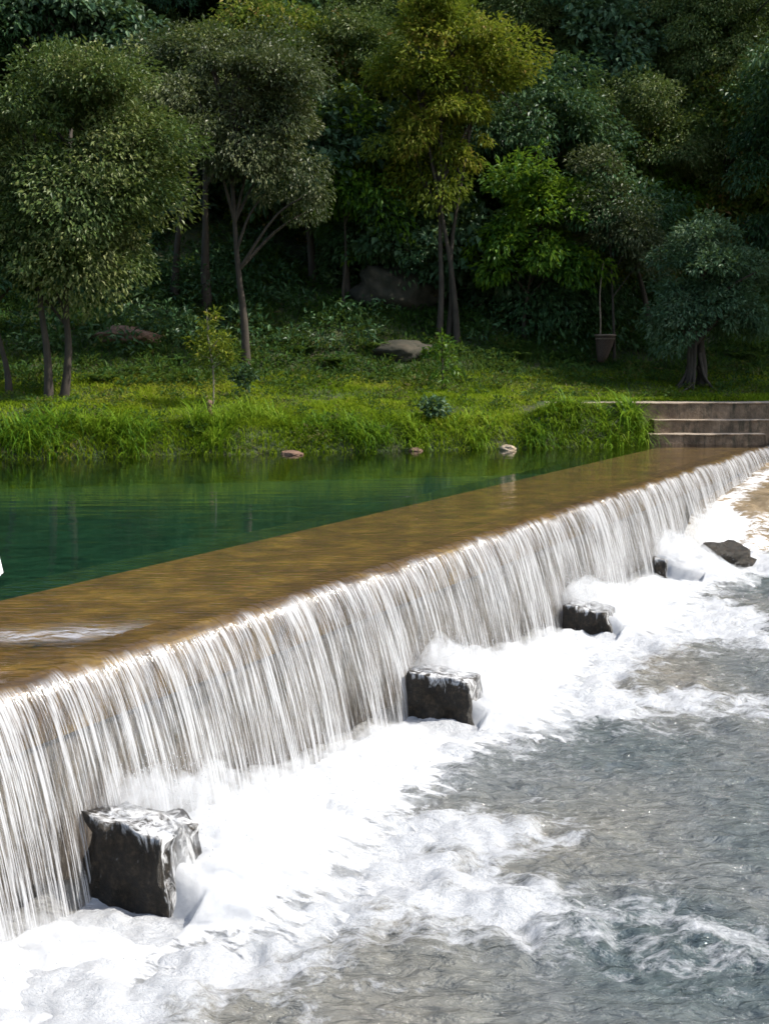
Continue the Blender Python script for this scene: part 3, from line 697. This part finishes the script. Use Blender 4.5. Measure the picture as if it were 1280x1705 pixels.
def placed(label, bu, bv, ells, kind, dy=0.0, **kw):
    b_ = ground_at(bu, bv); return make_tree(label, b_, ell(b_[1]+dy, *ells), kind, **kw)

placed('broad olive tree with layered drooping crown on the left bank', 92, 662, [(55, 185, 110, 75), (170, 150, 110, 70), (245, 235, 60, 60), (180, 260, 90, 60), (40, 300, 80, 80), (150, 345, 95, 60), (215, 320, 50, 45), (60, 420, 90, 60), (-50, 250, 80, 140), (30, 400, 80, 60), (115, 430, 85, 52), (170, 400, 60, 40)], 'olive', trunks=2, tr=.11, limbs=22)
placed('slender tree with bare lower trunk and fine grey green crown left of centre', 411, 612, [(375, 115, 60, 40), (450, 135, 60, 45), (335, 170, 60, 40), (420, 190, 70, 40), (485, 205, 40, 50), (360, 240, 55, 30), (440, 255, 60, 35), (488, 325, 55, 42)], 'grey', tr=.13, limbs=24)
placed('thicker dark trunked tree standing behind the slender grey one', 345, 508, [(340, 110, 90, 60), (300, 170, 60, 60), (420, 120, 70, 50)], 'grey', tr=.17, limbs=14)
placed('tall yellow green tree on three close trunks in the middle of the wood', 745, 568, [(735, 45, 85, 55), (800, 115, 65, 34), (690, 125, 90, 48), (745, 185, 75, 42), (680, 240, 65, 34), (768, 255, 42, 28), (722, 315, 55, 26)], 'yellow', trunks=3, tr=.11, limbs=22)
placed('small vivid green tree leaning out right of the three trunks', 872, 565, [(905, 280, 55, 48), (935, 345, 62, 48), (880, 335, 52, 38), (850, 400, 58, 42), (910, 430, 78, 38), (828, 385, 30, 32)], 'bright', tr=.07, limbs=14, dy=-.8)
placed('slim pale leaved tree rising beside the hanging basket', 1023, 604, [(1010, 265, 28, 30), (1015, 320, 38, 40), (1045, 375, 42, 40), (1010, 410, 50, 40), (1060, 410, 30, 35)], 'grey', tr=.055, limbs=10)
placed('round crowned dark green tree on gnarled roots behind the steps', 1155, 648, [(1175, 435, 70, 45), (1182, 390, 42, 32), (1125, 480, 50, 42), (1225, 470, 50, 45), (1170, 525, 80, 42), (1225, 535, 45, 38), (1112, 540, 36, 30)], 'blue', trunks=2, tr=.17, limbs=16, spread=.8)
placed('thin stemmed tree with a light green tuft between the trunks', 575, 515, [(570, 285, 45, 35), (610, 330, 45, 35), (545, 330, 30, 20), (590, 210, 60, 50)], 'bright', tr=.06, limbs=8, lmul=.8)
placed('leaning pale barked tree at the left edge', 15, 655, [(-40, 430, 80, 60), (20, 470, 50, 40)], 'dark', tr=.10, limbs=8)
placed('large leaved tree with pink new shoots above the grey green crown', 520, 470, [(470, 60, 80, 50), (550, 85, 70, 45), (500, 120, 80, 40), (600, 110, 45, 40), (400, 50, 60, 50), (560, 170, 60, 50)], 'pink', tr=.15, limbs=14, dy=2)
placed('broad leaved tree with glossy pale leaves in the dark right wood', 990, 480, [(1000, 110, 50, 40), (960, 165, 60, 30), (1060, 180, 60, 30), (1010, 40, 60, 40)], 'big', tr=.12, limbs=12, dy=1)
placed('tall pale trunked tree with hanging leaf tufts at the right', 1110, 440, [(1110, 60, 90, 60), (1150, 130, 70, 50), (1080, 130, 50, 40), (1180, 230, 50, 50), (1120, 260, 50, 50), (1160, 310, 40, 40)], 'dark', tr=.12, limbs=16, barkm='bark_pale', dy=1)
placed('tree with rosettes of long leaves at the top left corner', 120, 480, [(130, 20, 100, 40), (40, 40, 60, 50), (180, 60, 60, 35)], 'big', tr=.14, limbs=10, dy=4)
placed('dark shrubby tree filling the gap behind the vivid green one', 900, 520, [(880, 190, 40, 40), (850, 260, 50, 50), (950, 230, 40, 40), (860, 130, 40, 35)], 'dark', tr=.09, limbs=10, dy=1)
placed('dark tree at the right edge with bright shoots', 1300, 560, [(1290, 130, 40, 60), (1275, 250, 40, 70), (1300, 380, 50, 60)], 'dark', tr=.12, limbs=10, dy=1)
BGT = [(300, 170, -1), (560, 260, 0), (610, 150, 3), (640, 400, 1), (860, 200, 2), (1090, 330, 0), (960, 480, 2), (700, 390, 2), (780, 380, 1), (20, 330, 4), (400, 420, 9), (1180, 420, 8), (265, 330, 5), (330, 280, 7), (560, 400, 6), (600, 300, 4), (800, 430, 4), (520, 180, 6), (940, 420, 4), (1080, 200, 4), (1240, 330, 4), (830, 300, 7), (-60, 40, 7), (60, 120, 8), (190, 60, 9), (290, 250, 6), (250, 20, 11), (400, 330, 8), (560, 20, 12), (620, 220, 7), (640, 60, 10), (820, 40, 10), (880, 330, 6), (930, 60, 9), (1050, 300, 7), (1130, 10, 10), (1210, 80, 6), (1220, 250, 5), (1330, 60, 8), (1060, 400, 6), (480, 260, 8), (150, 420, 6)]
NEAR = ['joining the olive and grey green crowns', 'between grey side clump and yellow crown', 'between pink shoots and yellow green crown', 'hiding left flank of the three close trunks', 'joining the yellow green and right wood', 'joining the slim and round crowns', 'low between the vivid green tree and the basket', 'low behind the three close trunks', 'hanging right of the three close trunks', 'low behind the far left of the olive tree', 'low on the slope between the bare trunks', 'low behind the round crowned tree', 'low right of the olive tree', 'crossed by the two bare trunks', 'left of the mossy boulder', 'above the thin stemmed tree', 'overhanging the hollow beside the boulder', 'behind the grey side clump', 'filling the shade behind the slim pale tree', 'left of the hanging leaf tufts', 'behind the round crowned tree', 'between yellow green and vivid green crowns', 'above the olive tree at the far left', 'behind the top of the olive tree', 'between the olive and grey green crowns', 'in the gap right of the olive tree', 'above the pair of bare trunks', 'in the shade between the two bare trunks', 'above the pink shoots', 'left of the yellow green crown', 'touching the yellow green crown on the left', 'right of the yellow green top', 'below and behind the vivid green tree', 'over the glossy pale leaves', 'behind the slim pale tree', 'at the top of the right wood', 'right of the hanging leaf tufts', 'above the round crowned tree', 'beyond the right edge bright shoots', 'between the slim and the round trees', 'behind the small grey side clump', 'low behind the olive tree trunks']
for (u, v_, dd), w_ in zip(BGT, NEAR):
    y_ = 38+dd; c = at_y(u, v_, y_); rr = rng.uniform(2.3, 3.0)*(1 if dd > 5.5 else .66)
    bx = c[0]+rng.uniform(-.5, .5); bz = float(hgt(bx, y_+.5)); bz = min(bz, c[2]-2.5)
    E_ = [(c+rng.normal(0, .9, 3)*np.array([1, .5, 1]), (rr*.8, rr*.7, rr*.7)) for k in range(3)]
    kd = ['dark', 'olive', 'bright', 'dark', 'pink', 'big', 'olive'][rng.integers(7)]
    make_tree({'dark': 'dark broadleaf tree', 'olive': 'olive leaved tree', 'bright': 'fresh green tree', 'pink': 'tree with reddish shoots', 'big': 'large leaved tree'}[kd]+' in the wood '+w_, (bx, y_+.5, bz), E_, kd, tr=.14, limbs=8, group='dark trees of the shaded wood', lmul=.8)
# taller crowns that close the canopy above the frame and to the right of it
TALL = [(-11, 43, 15, 'tall shade tree over the top of the left bank'), (-5, 47, 19, 'tall shade tree above the pair of bare trunks'), (1.5, 48, 19, 'tall shade tree above the mossy boulder'), (8, 47, 18, 'tall shade tree above the hanging basket'), (14.5, 37, 13, 'tall shade tree right of the round crowned tree'), (16, 31, 12, 'tall shade tree beyond the stone steps'), (20, 40, 17, 'tall shade tree on the slope beyond the stone steps'), (22, 28, 13, 'tall shade tree farthest beyond the stone steps'), (3, 47, 20, 'tall shade tree high behind the yellow green crown'), (14, 46, 20, 'tall shade tree high behind the right wood')]
for x, y_, top_, lb in TALL:
    c = np.array([x, y_, top_-2.2]); bz = float(hgt(x, y_))
    make_tree(lb, (x, y_, bz), [(c+rng.normal(0, 1.0, 3)*np.array([1, 1, .6]), (2.3, 2.2, 1.7)) for k in range(3)], 'dark', tr=.2, limbs=10, group='tall shade trees', lmul=.8)
# the wood further up the slope reads as one mass
PP = []
for k in range(420):
    x = rng.uniform(-38, 42); y_ = rng.uniform(50, 76); PP.append((x, y_, float(hgt(x, y_))+rng.uniform(2, 8)))
PP = np.array(PP); KIND['far'] = (0.55, 0.24, 1.9, 90, 0.7, 'leaf_dark', 1)
V, F, a, mt = crown_mesh(PP, PP.mean(0)-[0, 0, 20], 'far')
tag(mesh('far_wood', V, F, M[mt], smooth=False, attrs={'rnd': a}), 'dark mass of the wood high on the hill behind', 'wood', kind='stuff')

# ---- grass and ground cover
def blades(P, h, w, lean, curl=0.6, seg=3, az=None):
    n = len(P); az = rng.uniform(0, 2*math.pi, n) if az is None else az
    d = np.stack([np.cos(az), np.sin(az), 0*az], -1); side = np.stack([-np.sin(az), np.cos(az), 0*az], -1)
    V = np.zeros((n, 2*seg+1, 3)); h = np.broadcast_to(h, n); w = np.broadcast_to(w, n); lean = np.broadcast_to(lean, n)
    for k in range(seg+1):
        f = k/seg; ang = lean+curl*f*1.3
        hor = h*f*np.sin(np.clip(ang*(.4+.6*f), 0, 2.2)); ver = h*f*np.cos(np.clip(ang*(.4+.6*f), 0, 2.2))
        c = P+d*hor[:, None]+np.array([0, 0, 1.])*ver[:, None]
        ww = (w*(1-f*.75)*.5)[:, None]
        if k < seg: V[:, 2*k] = c-side*ww; V[:, 2*k+1] = c+side*ww
        else: V[:, 2*seg] = c
    i = np.arange(n)*(2*seg+1)
    Q = np.concatenate([np.stack([i+2*k, i+2*k+1, i+2*k+3, i+2*k+2], -1) for k in range(seg-1)]) if seg > 1 else np.zeros((0, 4), int)
    Tq = np.stack([i+2*seg-2, i+2*seg-1, i+2*seg], -1)
    return V.reshape(-1, 3), [Q, Tq], 2*seg+1
def grass_field(n, x0, x1, e0, e1, hmin, hmax, w, thin=None):
    x = rng.uniform(x0, x1, n*2); e = e0+(e1-e0)*rng.random(n*2)
    den = 0.6+0.8*fbm(x*.7, e*.9, 3)+.5*(e < 1.6)
    yy_ = bank_y(x)+e
    k = (rng.random(n*2) < np.clip(den, .12, 1)) & ~((x > 6.0) & (e < 1.7)) & ~((x > 3.7) & (yy_ > 28.9) & (yy_ < 29.78))
    x = x[k]; e = e[k]; y = bank_y(x)+e; z = hgt(x, y)
    cl = 0.5+0.5*fbm(x*1.4+3, y*1.4, 3)
    h = (hmin+(hmax-hmin)*np.clip(cl+.15*(e < 1.2), 0, 1.2))*rng.uniform(.6, 1.2, len(x))
    h = h*np.where((x > 3.3) & (y > 28.2) & (y < 29.0), .3, 1.0)
    V, F, per = blades(np.stack([x, y, z-.02], -1), h, w*rng.uniform(.7, 1.3, len(x)), rng.uniform(.05, .6, len(x)))
    c = np.clip(rng.normal(.40, .2, len(x))+.55*fbm(x*.5+9, y*.8, 3), 0, 1)
    return V, F, np.repeat(c, per)
V, F, c = grass_field(85000, -13, 15, -0.02, 7.5, 0.08, 0.36, 0.021)
tag(mesh('grass', V, F, M['grass'], smooth=False, attrs={'rnd': c}), 'bright green grass covering the far bank', 'grass', kind='stuff')
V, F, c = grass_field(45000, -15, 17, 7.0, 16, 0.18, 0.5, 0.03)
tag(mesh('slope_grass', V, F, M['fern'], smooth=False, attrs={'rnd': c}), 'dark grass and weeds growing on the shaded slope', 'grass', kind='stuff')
# low leafy ground cover on the slope
n = 1500; x = rng.uniform(-15, 17, n); e = rng.uniform(5.5, 20, n); y = bank_y(x)+e
PP = np.stack([x, y, hgt(x, y)+.08], -1); KIND['cover'] = (0.20, 0.07, 0.32, 34, 0.5, 'fern', 1)
V, F, a, mt = crown_mesh(PP, np.array([0, 40, -30.]), 'cover')
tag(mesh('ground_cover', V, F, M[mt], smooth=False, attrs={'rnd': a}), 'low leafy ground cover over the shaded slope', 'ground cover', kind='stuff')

n = 420; x = rng.uniform(-13, 15, n); e = rng.uniform(0.15, 6.5, n); k = ~((x > 3.0) & (e < 1.7)); x = x[k]; e = e[k]; y = bank_y(x)+e
PP = np.stack([x, y, hgt(x, y)+.12], -1); KIND['weed'] = (0.11, 0.05, 0.17, 22, 0.4, 'fern', 1)
V, F, a, mt = crown_mesh(PP, np.array([0, 40, -30.]), 'weed')
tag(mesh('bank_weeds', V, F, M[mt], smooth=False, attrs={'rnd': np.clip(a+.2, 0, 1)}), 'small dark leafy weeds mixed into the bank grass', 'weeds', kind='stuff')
n = 420; x = rng.uniform(-17, 19, n); e = rng.uniform(9, 30, n); y = bank_y(x)+e
PP = np.stack([x, y, hgt(x, y)+.35], -1); KIND['under'] = (0.24, 0.09, 0.62, 70, 0.5, 'leaf_dark', 1)
V, F, a, mt = crown_mesh(PP, np.array([0, 40, -30.]), 'under')
tag(mesh('undergrowth', V, F, M[mt], smooth=False, attrs={'rnd': a}), 'waist high leafy undergrowth filling the shade under the trees', 'undergrowth', kind='stuff')
def tuft(label, u, v_, n, h, spread, w=0.028, z=None, mt='grass_deep', curl=.9, name='grass_tuft', cat='grass', group='grass clumps on the bank', lean=(.05, .75), tone=.5):
    b_ = ground_at(u, v_) if z is None else on_z(u, v_, z)
    nc = max(1, int(n/45)); cx = rng.normal(0, spread*.40, nc); cy = rng.normal(0, spread*.34, nc); ch = rng.uniform(.55, 1.2, nc)
    k = rng.integers(0, nc, n)
    P = np.stack([cx[k]+rng.normal(0, spread*.10+.03, n), cy[k]+rng.normal(0, spread*.10+.03, n), np.zeros(n)], -1)
    if z is None: P[:, 2] = hgt(b_[0]+P[:, 0], b_[1]+P[:, 1])-b_[2]-.03
    az = np.arctan2(P[:, 1]-cy[k], P[:, 0]-cx[k])+rng.normal(0, .5, n)
    V, F, per = blades(P, h*ch[k]*rng.uniform(.5, 1.2, n), w*rng.uniform(.6, 1.3, n), rng.uniform(*lean, n), curl*rng.uniform(.5, 1.2, n), 4, az)
    o = mesh(name, V, F, M[mt], smooth=False, attrs={'rnd': np.repeat(np.clip(rng.normal(tone, .2, n), 0, 1), per)})
    o.location = tuple(float(q) for q in b_); return tag(o, label, cat, group)
for u, v_, n, h, sp, lb in [
    (70, 728, 520, .66, 1.0, 'rounded bright grass clump hanging over the water at the far left'),
    (170, 715, 320, .50, .6, 'grass clump next to the rounded one on the left bank'),
    (225, 735, 340, .62, .6, 'dark green grass clump below the leaning left trunks'),
    (345, 722, 420, .72, .7, 'long bladed grass clump below the brown stump'),
    (435, 700, 420, .55, .65, 'dense domed grass clump right of the brown stump'),
    (548, 712, 320, .45, .6, 'grass clump right of the reddish waterside rock'),
    (630, 725, 320, .55, .6, 'grass clump hanging over the water left of the dark shrub'),
    (700, 728, 240, .42, .5, 'low grass clump just below the dark leafed shrub'),
    (790, 728, 300, .55, .55, 'grass clump left of the pale tan rock'),
    (890, 738, 240, .6, .35, 'upright yellow green grass clump right of the pale tan rock'),
    (965, 725, 260, .45, .6, 'dry olive grass clump between the tan rock and the tall reeds')]:
    tuft(lb, u, v_, int(n*1.3), h*1.15, sp*1.15, .030, tone=rng.uniform(.25, .8), curl=rng.uniform(.5, 1.1))
tuft('dark green grass clump drooping beside the lowest stone step', 1066, 722, 520, .72, .42, .032)
tuft('broad grass clump spilling over the bank left of the stone steps', 1015, 722, 420, .62, .55, .032, tone=.55)
tuft('yellowish grass clump under the left end of the stone ledge', 940, 700, 380, .42, .7, .028, tone=.7)
tuft('tall reed with long arching blades beside the stone steps', 1036, 690, 70, 1.5, .34, .055, name='reed', cat='reed', group='tall reeds', curl=.8)

def sapling(label, u, v_, hpx, clumps, kind, tr=.02, lmul=.35, name='sapling', bark='bark_pale', lx=0):
    b_ = ground_at(u, v_); k = b_[1]/FPX; root = empty(name, b_); tag(root, label, name)
    top = np.array([lx*k, 0, hpx*k]); path = smooth_path([(0, 0, -.1), (0.02, 0, hpx*k*.35), tuple(top*.7), tuple(top)], 14)
    tv, tf = tube(path, tr*np.linspace(1, .35, 14), 7, .1); mesh('trunk', tv, tf, M[bark], root)
    mb = MB(); P = []
    for cx, cy, r_ in clumps:
        p = np.array([cx*k, rng.normal(0, r_*k*.5), cy*k]); P.append((p, r_*k))
        j = int(np.argmin(np.abs(path[:, 2]-p[2]*.85))); tube_to(mb, smooth_path([path[j], (path[j]+p)/2+[0, 0, .03], p], 6), tr*np.linspace(.5, .2, 6), 5)
    mb.build('branch', M[bark], root)
    Vs = []; Fs = []; As = []; o0 = 0
    ln, wd, rc, per, droop, mt, _ = KIND[kind]; sv = KIND[kind]
    for p, r_ in P:
        KIND[kind] = (ln, wd, r_, per, droop, mt, 1); V, F, a, mt_ = crown_mesh(p[None], np.array([0, 0, hpx*k*.5]), kind, lmul)
        Vs.append(V); Fs.append(F+o0); As.append(a); o0 += len(V)
    KIND[kind] = sv
    mesh('crown', np.concatenate(Vs), np.concatenate(Fs), M[mt], root, smooth=False, attrs={'rnd': np.concatenate(As)})
    return root
KIND['sap'] = (0.14, 0.05, .3, 110, .3, 'leaf_yellow', 1); KIND['sap2'] = (0.17, 0.075, .3, 80, .4, 'leaf_bright', 1); KIND['pale'] = (0.16, 0.07, .3, 80, .3, 'leaf_blue', 1); KIND['saptop'] = (.30, .08, .3, 60, .4, 'leaf_grey', 1)
sapling('thin sunlit sapling with yellow leaves behind the brown stump', 355, 682, 165, [(-5, 150, 18), (5, 160, 14), (-12, 130, 16), (12, 118, 18), (-2, 112, 18), (18, 95, 16), (-16, 88, 15), (8, 82, 18), (26, 82, 12), (-4, 138, 14)], 'sap', .022, .30, lx=-8)
sapling('bushy young sapling lit against the dark wood below the boulder', 735, 655, 105, [(0, 95, 10), (8, 80, 13), (-14, 68, 12), (14, 62, 14), (0, 60, 13), (-6, 42, 14), (14, 38, 14), (4, 25, 10), (-22, 66, 8), (22, 40, 9)], 'sap2', .02, .30, bark='bark')
sapling('small pale leaved bush at the foot of the slender tree', 408, 662, 45, [(-4, 42, 10), (10, 40, 9), (0, 30, 12), (6, 20, 12), (-8, 15, 12)], 'pale', .012, .35, name='bush', bark='bark')
sapling('low dark leafed shrub on the bright grass below the young sapling', 718, 702, 32, [(-10, 28, 12), (8, 28, 12), (0, 20, 14), (10, 12, 12), (-8, 12, 10)], 'pale', .015, .4, name='shrub', bark='bark')
# big leaved shrubs and ferns on the slope
def fern(label, u, v_, nf, ln, mt='fern', name='fern', wl=.055):
    b_ = ground_at(u, v_); Vs = []; Fs = []; o0 = 0; C = []; D = []; U = []; Lw = []
    for k in range(nf):
        az = rng.uniform(0, 2*math.pi); d = np.array([math.cos(az), math.sin(az), 0]); l = ln*rng.uniform(.7, 1.1)
        for f in np.linspace(.12, 1, 14):
            p = d*l*f*.85+np.array([0, 0, l*(.75*f-.55*f*f)]); sd_ = np.array([-d[1], d[0], 0])
            for s_ in (-1, 1):
                C.append(p); D.append(sd_*s_+d*.5+[0, 0, -.1]); U.append((0, 0, 1)); Lw.append(l*.26*(1-.8*f)+.02)
    Lw = np.array(Lw); V, F = leaves(np.array(C), np.array(D), np.array(U, float), Lw, Lw*.32)
    o = mesh(name, V, F, M[mt], smooth=False, attrs={'rnd': np.clip(rng.normal(.45, .2, len(V)//4), 0, 1).repeat(4)}); o.location = tuple(float(q) for q in b_+[0, 0, .05])
    return tag(o, label, 'fern', 'ferns at the foot of the wood')
for u, v_, lb in [(225, 625, 'fern below the reddish rock ledge'), (285, 610, 'fern right of the rock ledge'), (170, 640, 'fern right of the leaning left trunks'), (505, 590, 'fern right of the slender tree trunk'), (560, 610, 'fern left of the low earthy boulder'), (625, 585, 'bluish fern in front of the low earthy boulder'), (860, 600, 'fern left of the hanging basket in the shade'), (945, 600, 'fern close to the hanging basket'), (1235, 600, 'fern right of the gnarled roots'), (1080, 545, 'fern between the basket and the round tree')]:
    fern(lb, u, v_, 16, .75)

# ---- stump, basket, roots
b_ = ground_at(350, 702); k = b_[1]/FPX
path = smooth_path([(0, 0, -.15), (.01, 0, .12), (-.02, 0, .30), (.0, 0, .42), (.015, 0, .47)], 14)
tv, tf = tube(path, np.array([.085, .082, .08, .075, .07, .062, .055, .055, .062, .066, .06, .05, .04, .02]), 12, .25); o = mesh('stump', tv, tf, M['stump']); o.location = tuple(b_); tag(o, 'brown weathered stump standing in the grass before the thin sapling', 'stump')
m, nt = mat('wicker'); v = coords(nt); wv = nt.nodes.new('ShaderNodeTexWave'); wv.inputs['Scale'].default_value = 14; wv.inputs['Distortion'].default_value = 2; wv.bands_direction = 'Z'; L(nt, v, wv.inputs[0])
r = ramp(nt, [(0.2, (0.045, 0.028, 0.018)), (0.8, (0.13, 0.085, 0.055))]); L(nt, wv.outputs[1], r.inputs[0]); p = N(nt, 'ShaderNodeBsdfPrincipled', Roughness=.8); L(nt, r.outputs[0], p.inputs[0]); L(nt, bump(nt, wv.outputs[1], .8, .02), p.inputs['Normal']); out(nt, p.outputs[0]); M['wicker'] = m
M['cane'] = solid('cane', (0.16, 0.11, 0.075), (0.30, 0.22, 0.16), 8, .7, .3)
yb = float(ground_at(1023, 604)[1])-.12; b_ = at_y(1005, 604, yb); k = yb/FPX
bk = empty('woven_basket', b_); tag(bk, 'deep conical woven basket tied to the slim tree in the shade', 'basket')
pts = np.array([(0, 0, 0), (0, 0, .02), (0, 0, 12*k), (0, 0, 26*k), (0, 0, 45*k)]); rs_ = np.array([.02, 6*k, 9.5*k, 13*k, 17*k])
pts[:, 0] = np.array([-5, -5, -3, -1, 1])*k
tv, tf = tube(pts, rs_, 20, .03, cap=False); 
tv2, tf2 = tube(pts[1:]+[0, 0, .012], rs_[1:]*.93, 20, 0, cap=False)
mb = MB(); mb.add(tv, tf); mb.add(tv2, tf2[:, ::-1]); mb.build('body', M['wicker'], bk)
th = np.linspace(0, 2*math.pi, 33); ring = np.stack([pts[-1, 0]+np.cos(th)*17*k, np.sin(th)*17*k, 45*k+0*th], -1)
mb = MB(); tube_to(mb, ring, .022, 8); mb.build('rim', M['cane'], bk)
ring = np.stack([pts[-1, 0]+np.cos(th)*16*k, np.sin(th)*16*k, 39*k+0*th], -1); mb = MB(); tube_to(mb, ring, .012, 6); mb.build('hoop', M['cane'], bk)
tv, tf = tube(smooth_path([(-8*k, 0, 6*k), (-7*k, 0, 60*k), (-9*k, .02, 115*k), (-4*k, .04, 165*k)], 12), np.linspace(.025, .016, 12), 8); o = mesh('pole', tv, tf, M['cane']); o.location = tuple(b_); tag(o, 'thin pale pole standing upright in the woven basket', 'pole')
b_ = ground_at(1155, 648)
rt = empty('tree_roots', b_); 
tree_round = [o for o in COL.objects if o.get('label', '').startswith('round crowned')][0]
COL.objects.unlink(rt); bpy.data.objects.remove(rt)
for k_ in range(16):
    az = rng.uniform(0, 2*math.pi); d = np.array([math.cos(az), math.sin(az), 0]); l = rng.uniform(.35, .9)*(1.3 if d[0] < -.3 else 1)
    pth = smooth_path([d*.12+np.array([0, 0, rng.uniform(.6, 1.7)]), d*.24+np.array([0, 0, .45]), d*.38+np.array([0, 0, .15])+rng.normal(0, .04, 3), d*l+np.array([0, 0, -.06])], 10)
    tv, tf = tube(pth, rng.uniform(.03, .055)*np.linspace(1, .5, 10), 6, .2); mesh('root', tv, tf, M['bark'], tree_round)

# ---- person wading on the crest, at the very edge of the frame
def skinned(name, pts, edges, radii, material, parent, sub=2):
    me = bpy.data.meshes.new(name); me.from_pydata([tuple(p) for p in pts], edges, []); me.update()
    o = bpy.data.objects.new(name, me); COL.objects.link(o); o.parent = parent
    md = o.modifiers.new('skin', 'SKIN'); md.use_smooth_shade = True
    for i, r_ in enumerate(radii):
        sv = me.skin_vertices[0].data[i]; sv.radius = r_ if hasattr(r_, '__len__') else (r_, r_)
    me.skin_vertices[0].data[0].use_root = True
    o.modifiers.new('sub', 'SUBSURF').levels = sub; o.modifiers['sub'].render_levels = sub
    dg = bpy.context.evaluated_depsgraph_get(); dg.update(); me2 = bpy.data.meshes.new_from_object(o.evaluated_get(dg))
    o.modifiers.clear(); o.data = me2; me2.materials.clear(); me2.materials.append(material)
    for f in me2.polygons: f.use_smooth = True
    return o
M['skin'] = solid('skin', (0.50, 0.29, 0.21), (0.56, 0.33, 0.25), 5, .5, 0)
M['cloth'] = solid('white_cloth', (0.74, 0.73, 0.78), (0.80, 0.79, 0.84), 8, .85, .2)
M['hair'] = solid('hair', (0.01, 0.008, 0.006), (0.03, 0.02, 0.015), 12, .45, .3, stretch=(1, 1, .1))
pb = on_z(-64, 1072, -0.075)+np.array([.022, 0, 0]); person = empty('person', pb, R(20)); tag(person, 'person in a white dress wading on the weir crest at the left edge', 'person')
pts = [(0,0,.93),(0,0,1.10),(0,.0,1.28),(0,.01,1.40),(0,.01,1.47),(0,-.01,1.56),(0,-.01,1.64),
       (.09,0,.86),(.10,-.02,.48),(.10,.01,.09),(.10,-.05,.03),(.10,-.14,.02),
       (-.09,0,.86),(-.10,-.02,.48),(-.10,.01,.09),(-.10,-.05,.03),(-.10,-.14,.02),
       (.16,.01,1.37),(.215,.02,1.10),(.235,-.03,.86),(.24,-.04,.79),
       (-.16,.01,1.37),(-.215,.02,1.10),(-.235,-.03,.86),(-.24,-.04,.79)]
ed = [(0,1),(1,2),(2,3),(3,4),(4,5),(5,6),(0,7),(7,8),(8,9),(9,10),(10,11),(0,12),(12,13),(13,14),(14,15),(15,16),(3,17),(17,18),(18,19),(19,20),(3,21),(21,22),(22,23),(23,24)]
ra = [(.15,.11),(.12,.09),(.14,.10),(.11,.08),.052,(.075,.09),(.065,.075),.085,.055,.036,.04,.025,.085,.055,.036,.04,.025,.05,.038,.028,(.026,.034),.05,.038,.028,(.026,.034)]
for s_ in (1, -1):   # fingers and thumb grown from the wrists
    w0 = 20 if s_ == 1 else 24
    for j, (dy_, l) in enumerate(((-.030, .075), (-.010, .085), (.010, .080), (.028, .062))):
        i0 = len(pts); pts += [(s_*.242, -.045+dy_, .735), (s_*.238, -.05+dy_, .735-l*.5), (s_*.222, -.055+dy_, .735-l)]
        ed += [(w0, i0), (i0, i0+1), (i0+1, i0+2)]; ra += [.0105, .0095, .008]
    i0 = len(pts); pts += [(s_*.235, -.085, .765), (s_*.225, -.10, .725)]; ed += [(w0, i0), (i0, i0+1)]; ra += [.012, .009]
skinned('body', pts, ed, ra, M['skin'], person)
th = np.linspace(0, 2*math.pi, 41)[:-1]
prof = [(1.43, .085, .075), (1.38, .17, .10), (1.28, .165, .125), (1.12, .135, .105), (.98, .17, .13), (.78, .225, .18), (.62, .265, .21), (.50, .285, .23)]
V = np.array([[(rx*math.cos(a)*(1+.05*math.sin(a*9)*(1.2-z_)), ry*math.sin(a)*(1+.05*math.sin(a*9)*(1.2-z_)), z_) for a in th] for z_, rx, ry in prof])
n_ = len(th); F = [(i*n_+k, i*n_+(k+1) % n_, (i+1)*n_+(k+1) % n_, (i+1)*n_+k) for i in range(len(prof)-1) for k in range(n_)]
mesh('dress', V.reshape(-1, 3), np.array(F), M['cloth'], person)
import bmesh
bm = bmesh.new(); bmesh.ops.create_icosphere(bm, subdivisions=4, radius=1); co = np.array([v_.co[:] for v_ in bm.verts]); F = np.array([[v_.index for v_ in f_.verts] for f_ in bm.faces]); bm.free()
hv = co*np.array([.092, .108, .115])+[0, .015, 1.625]; hv[:, 2] -= np.where(co[:, 1] > .1, .22*np.clip(-co[:, 2], 0, 1), 0); front_ = (co[:, 1] < -.2) & (co[:, 2] < .35); hv[front_, 1] += .10
mesh('hair', hv, F, M['hair'], person)
for s_ in (1, -1):
    ev = co*.012+[s_*.03, -.092, 1.605]; mesh('eye', ev, F, M['hair'], person)
nv = co*np.array([.013, .02, .024])+[0, -.098, 1.575]; mesh('nose', nv, F, M['skin'], person)
lv = co*np.array([.024, .008, .007])+[0, -.088, 1.538]; M['lip'] = solid('lip', (.36, .12, .10), (.42, .16, .14), 5, .5, 0); mesh('mouth', lv, F, M['lip'], person)
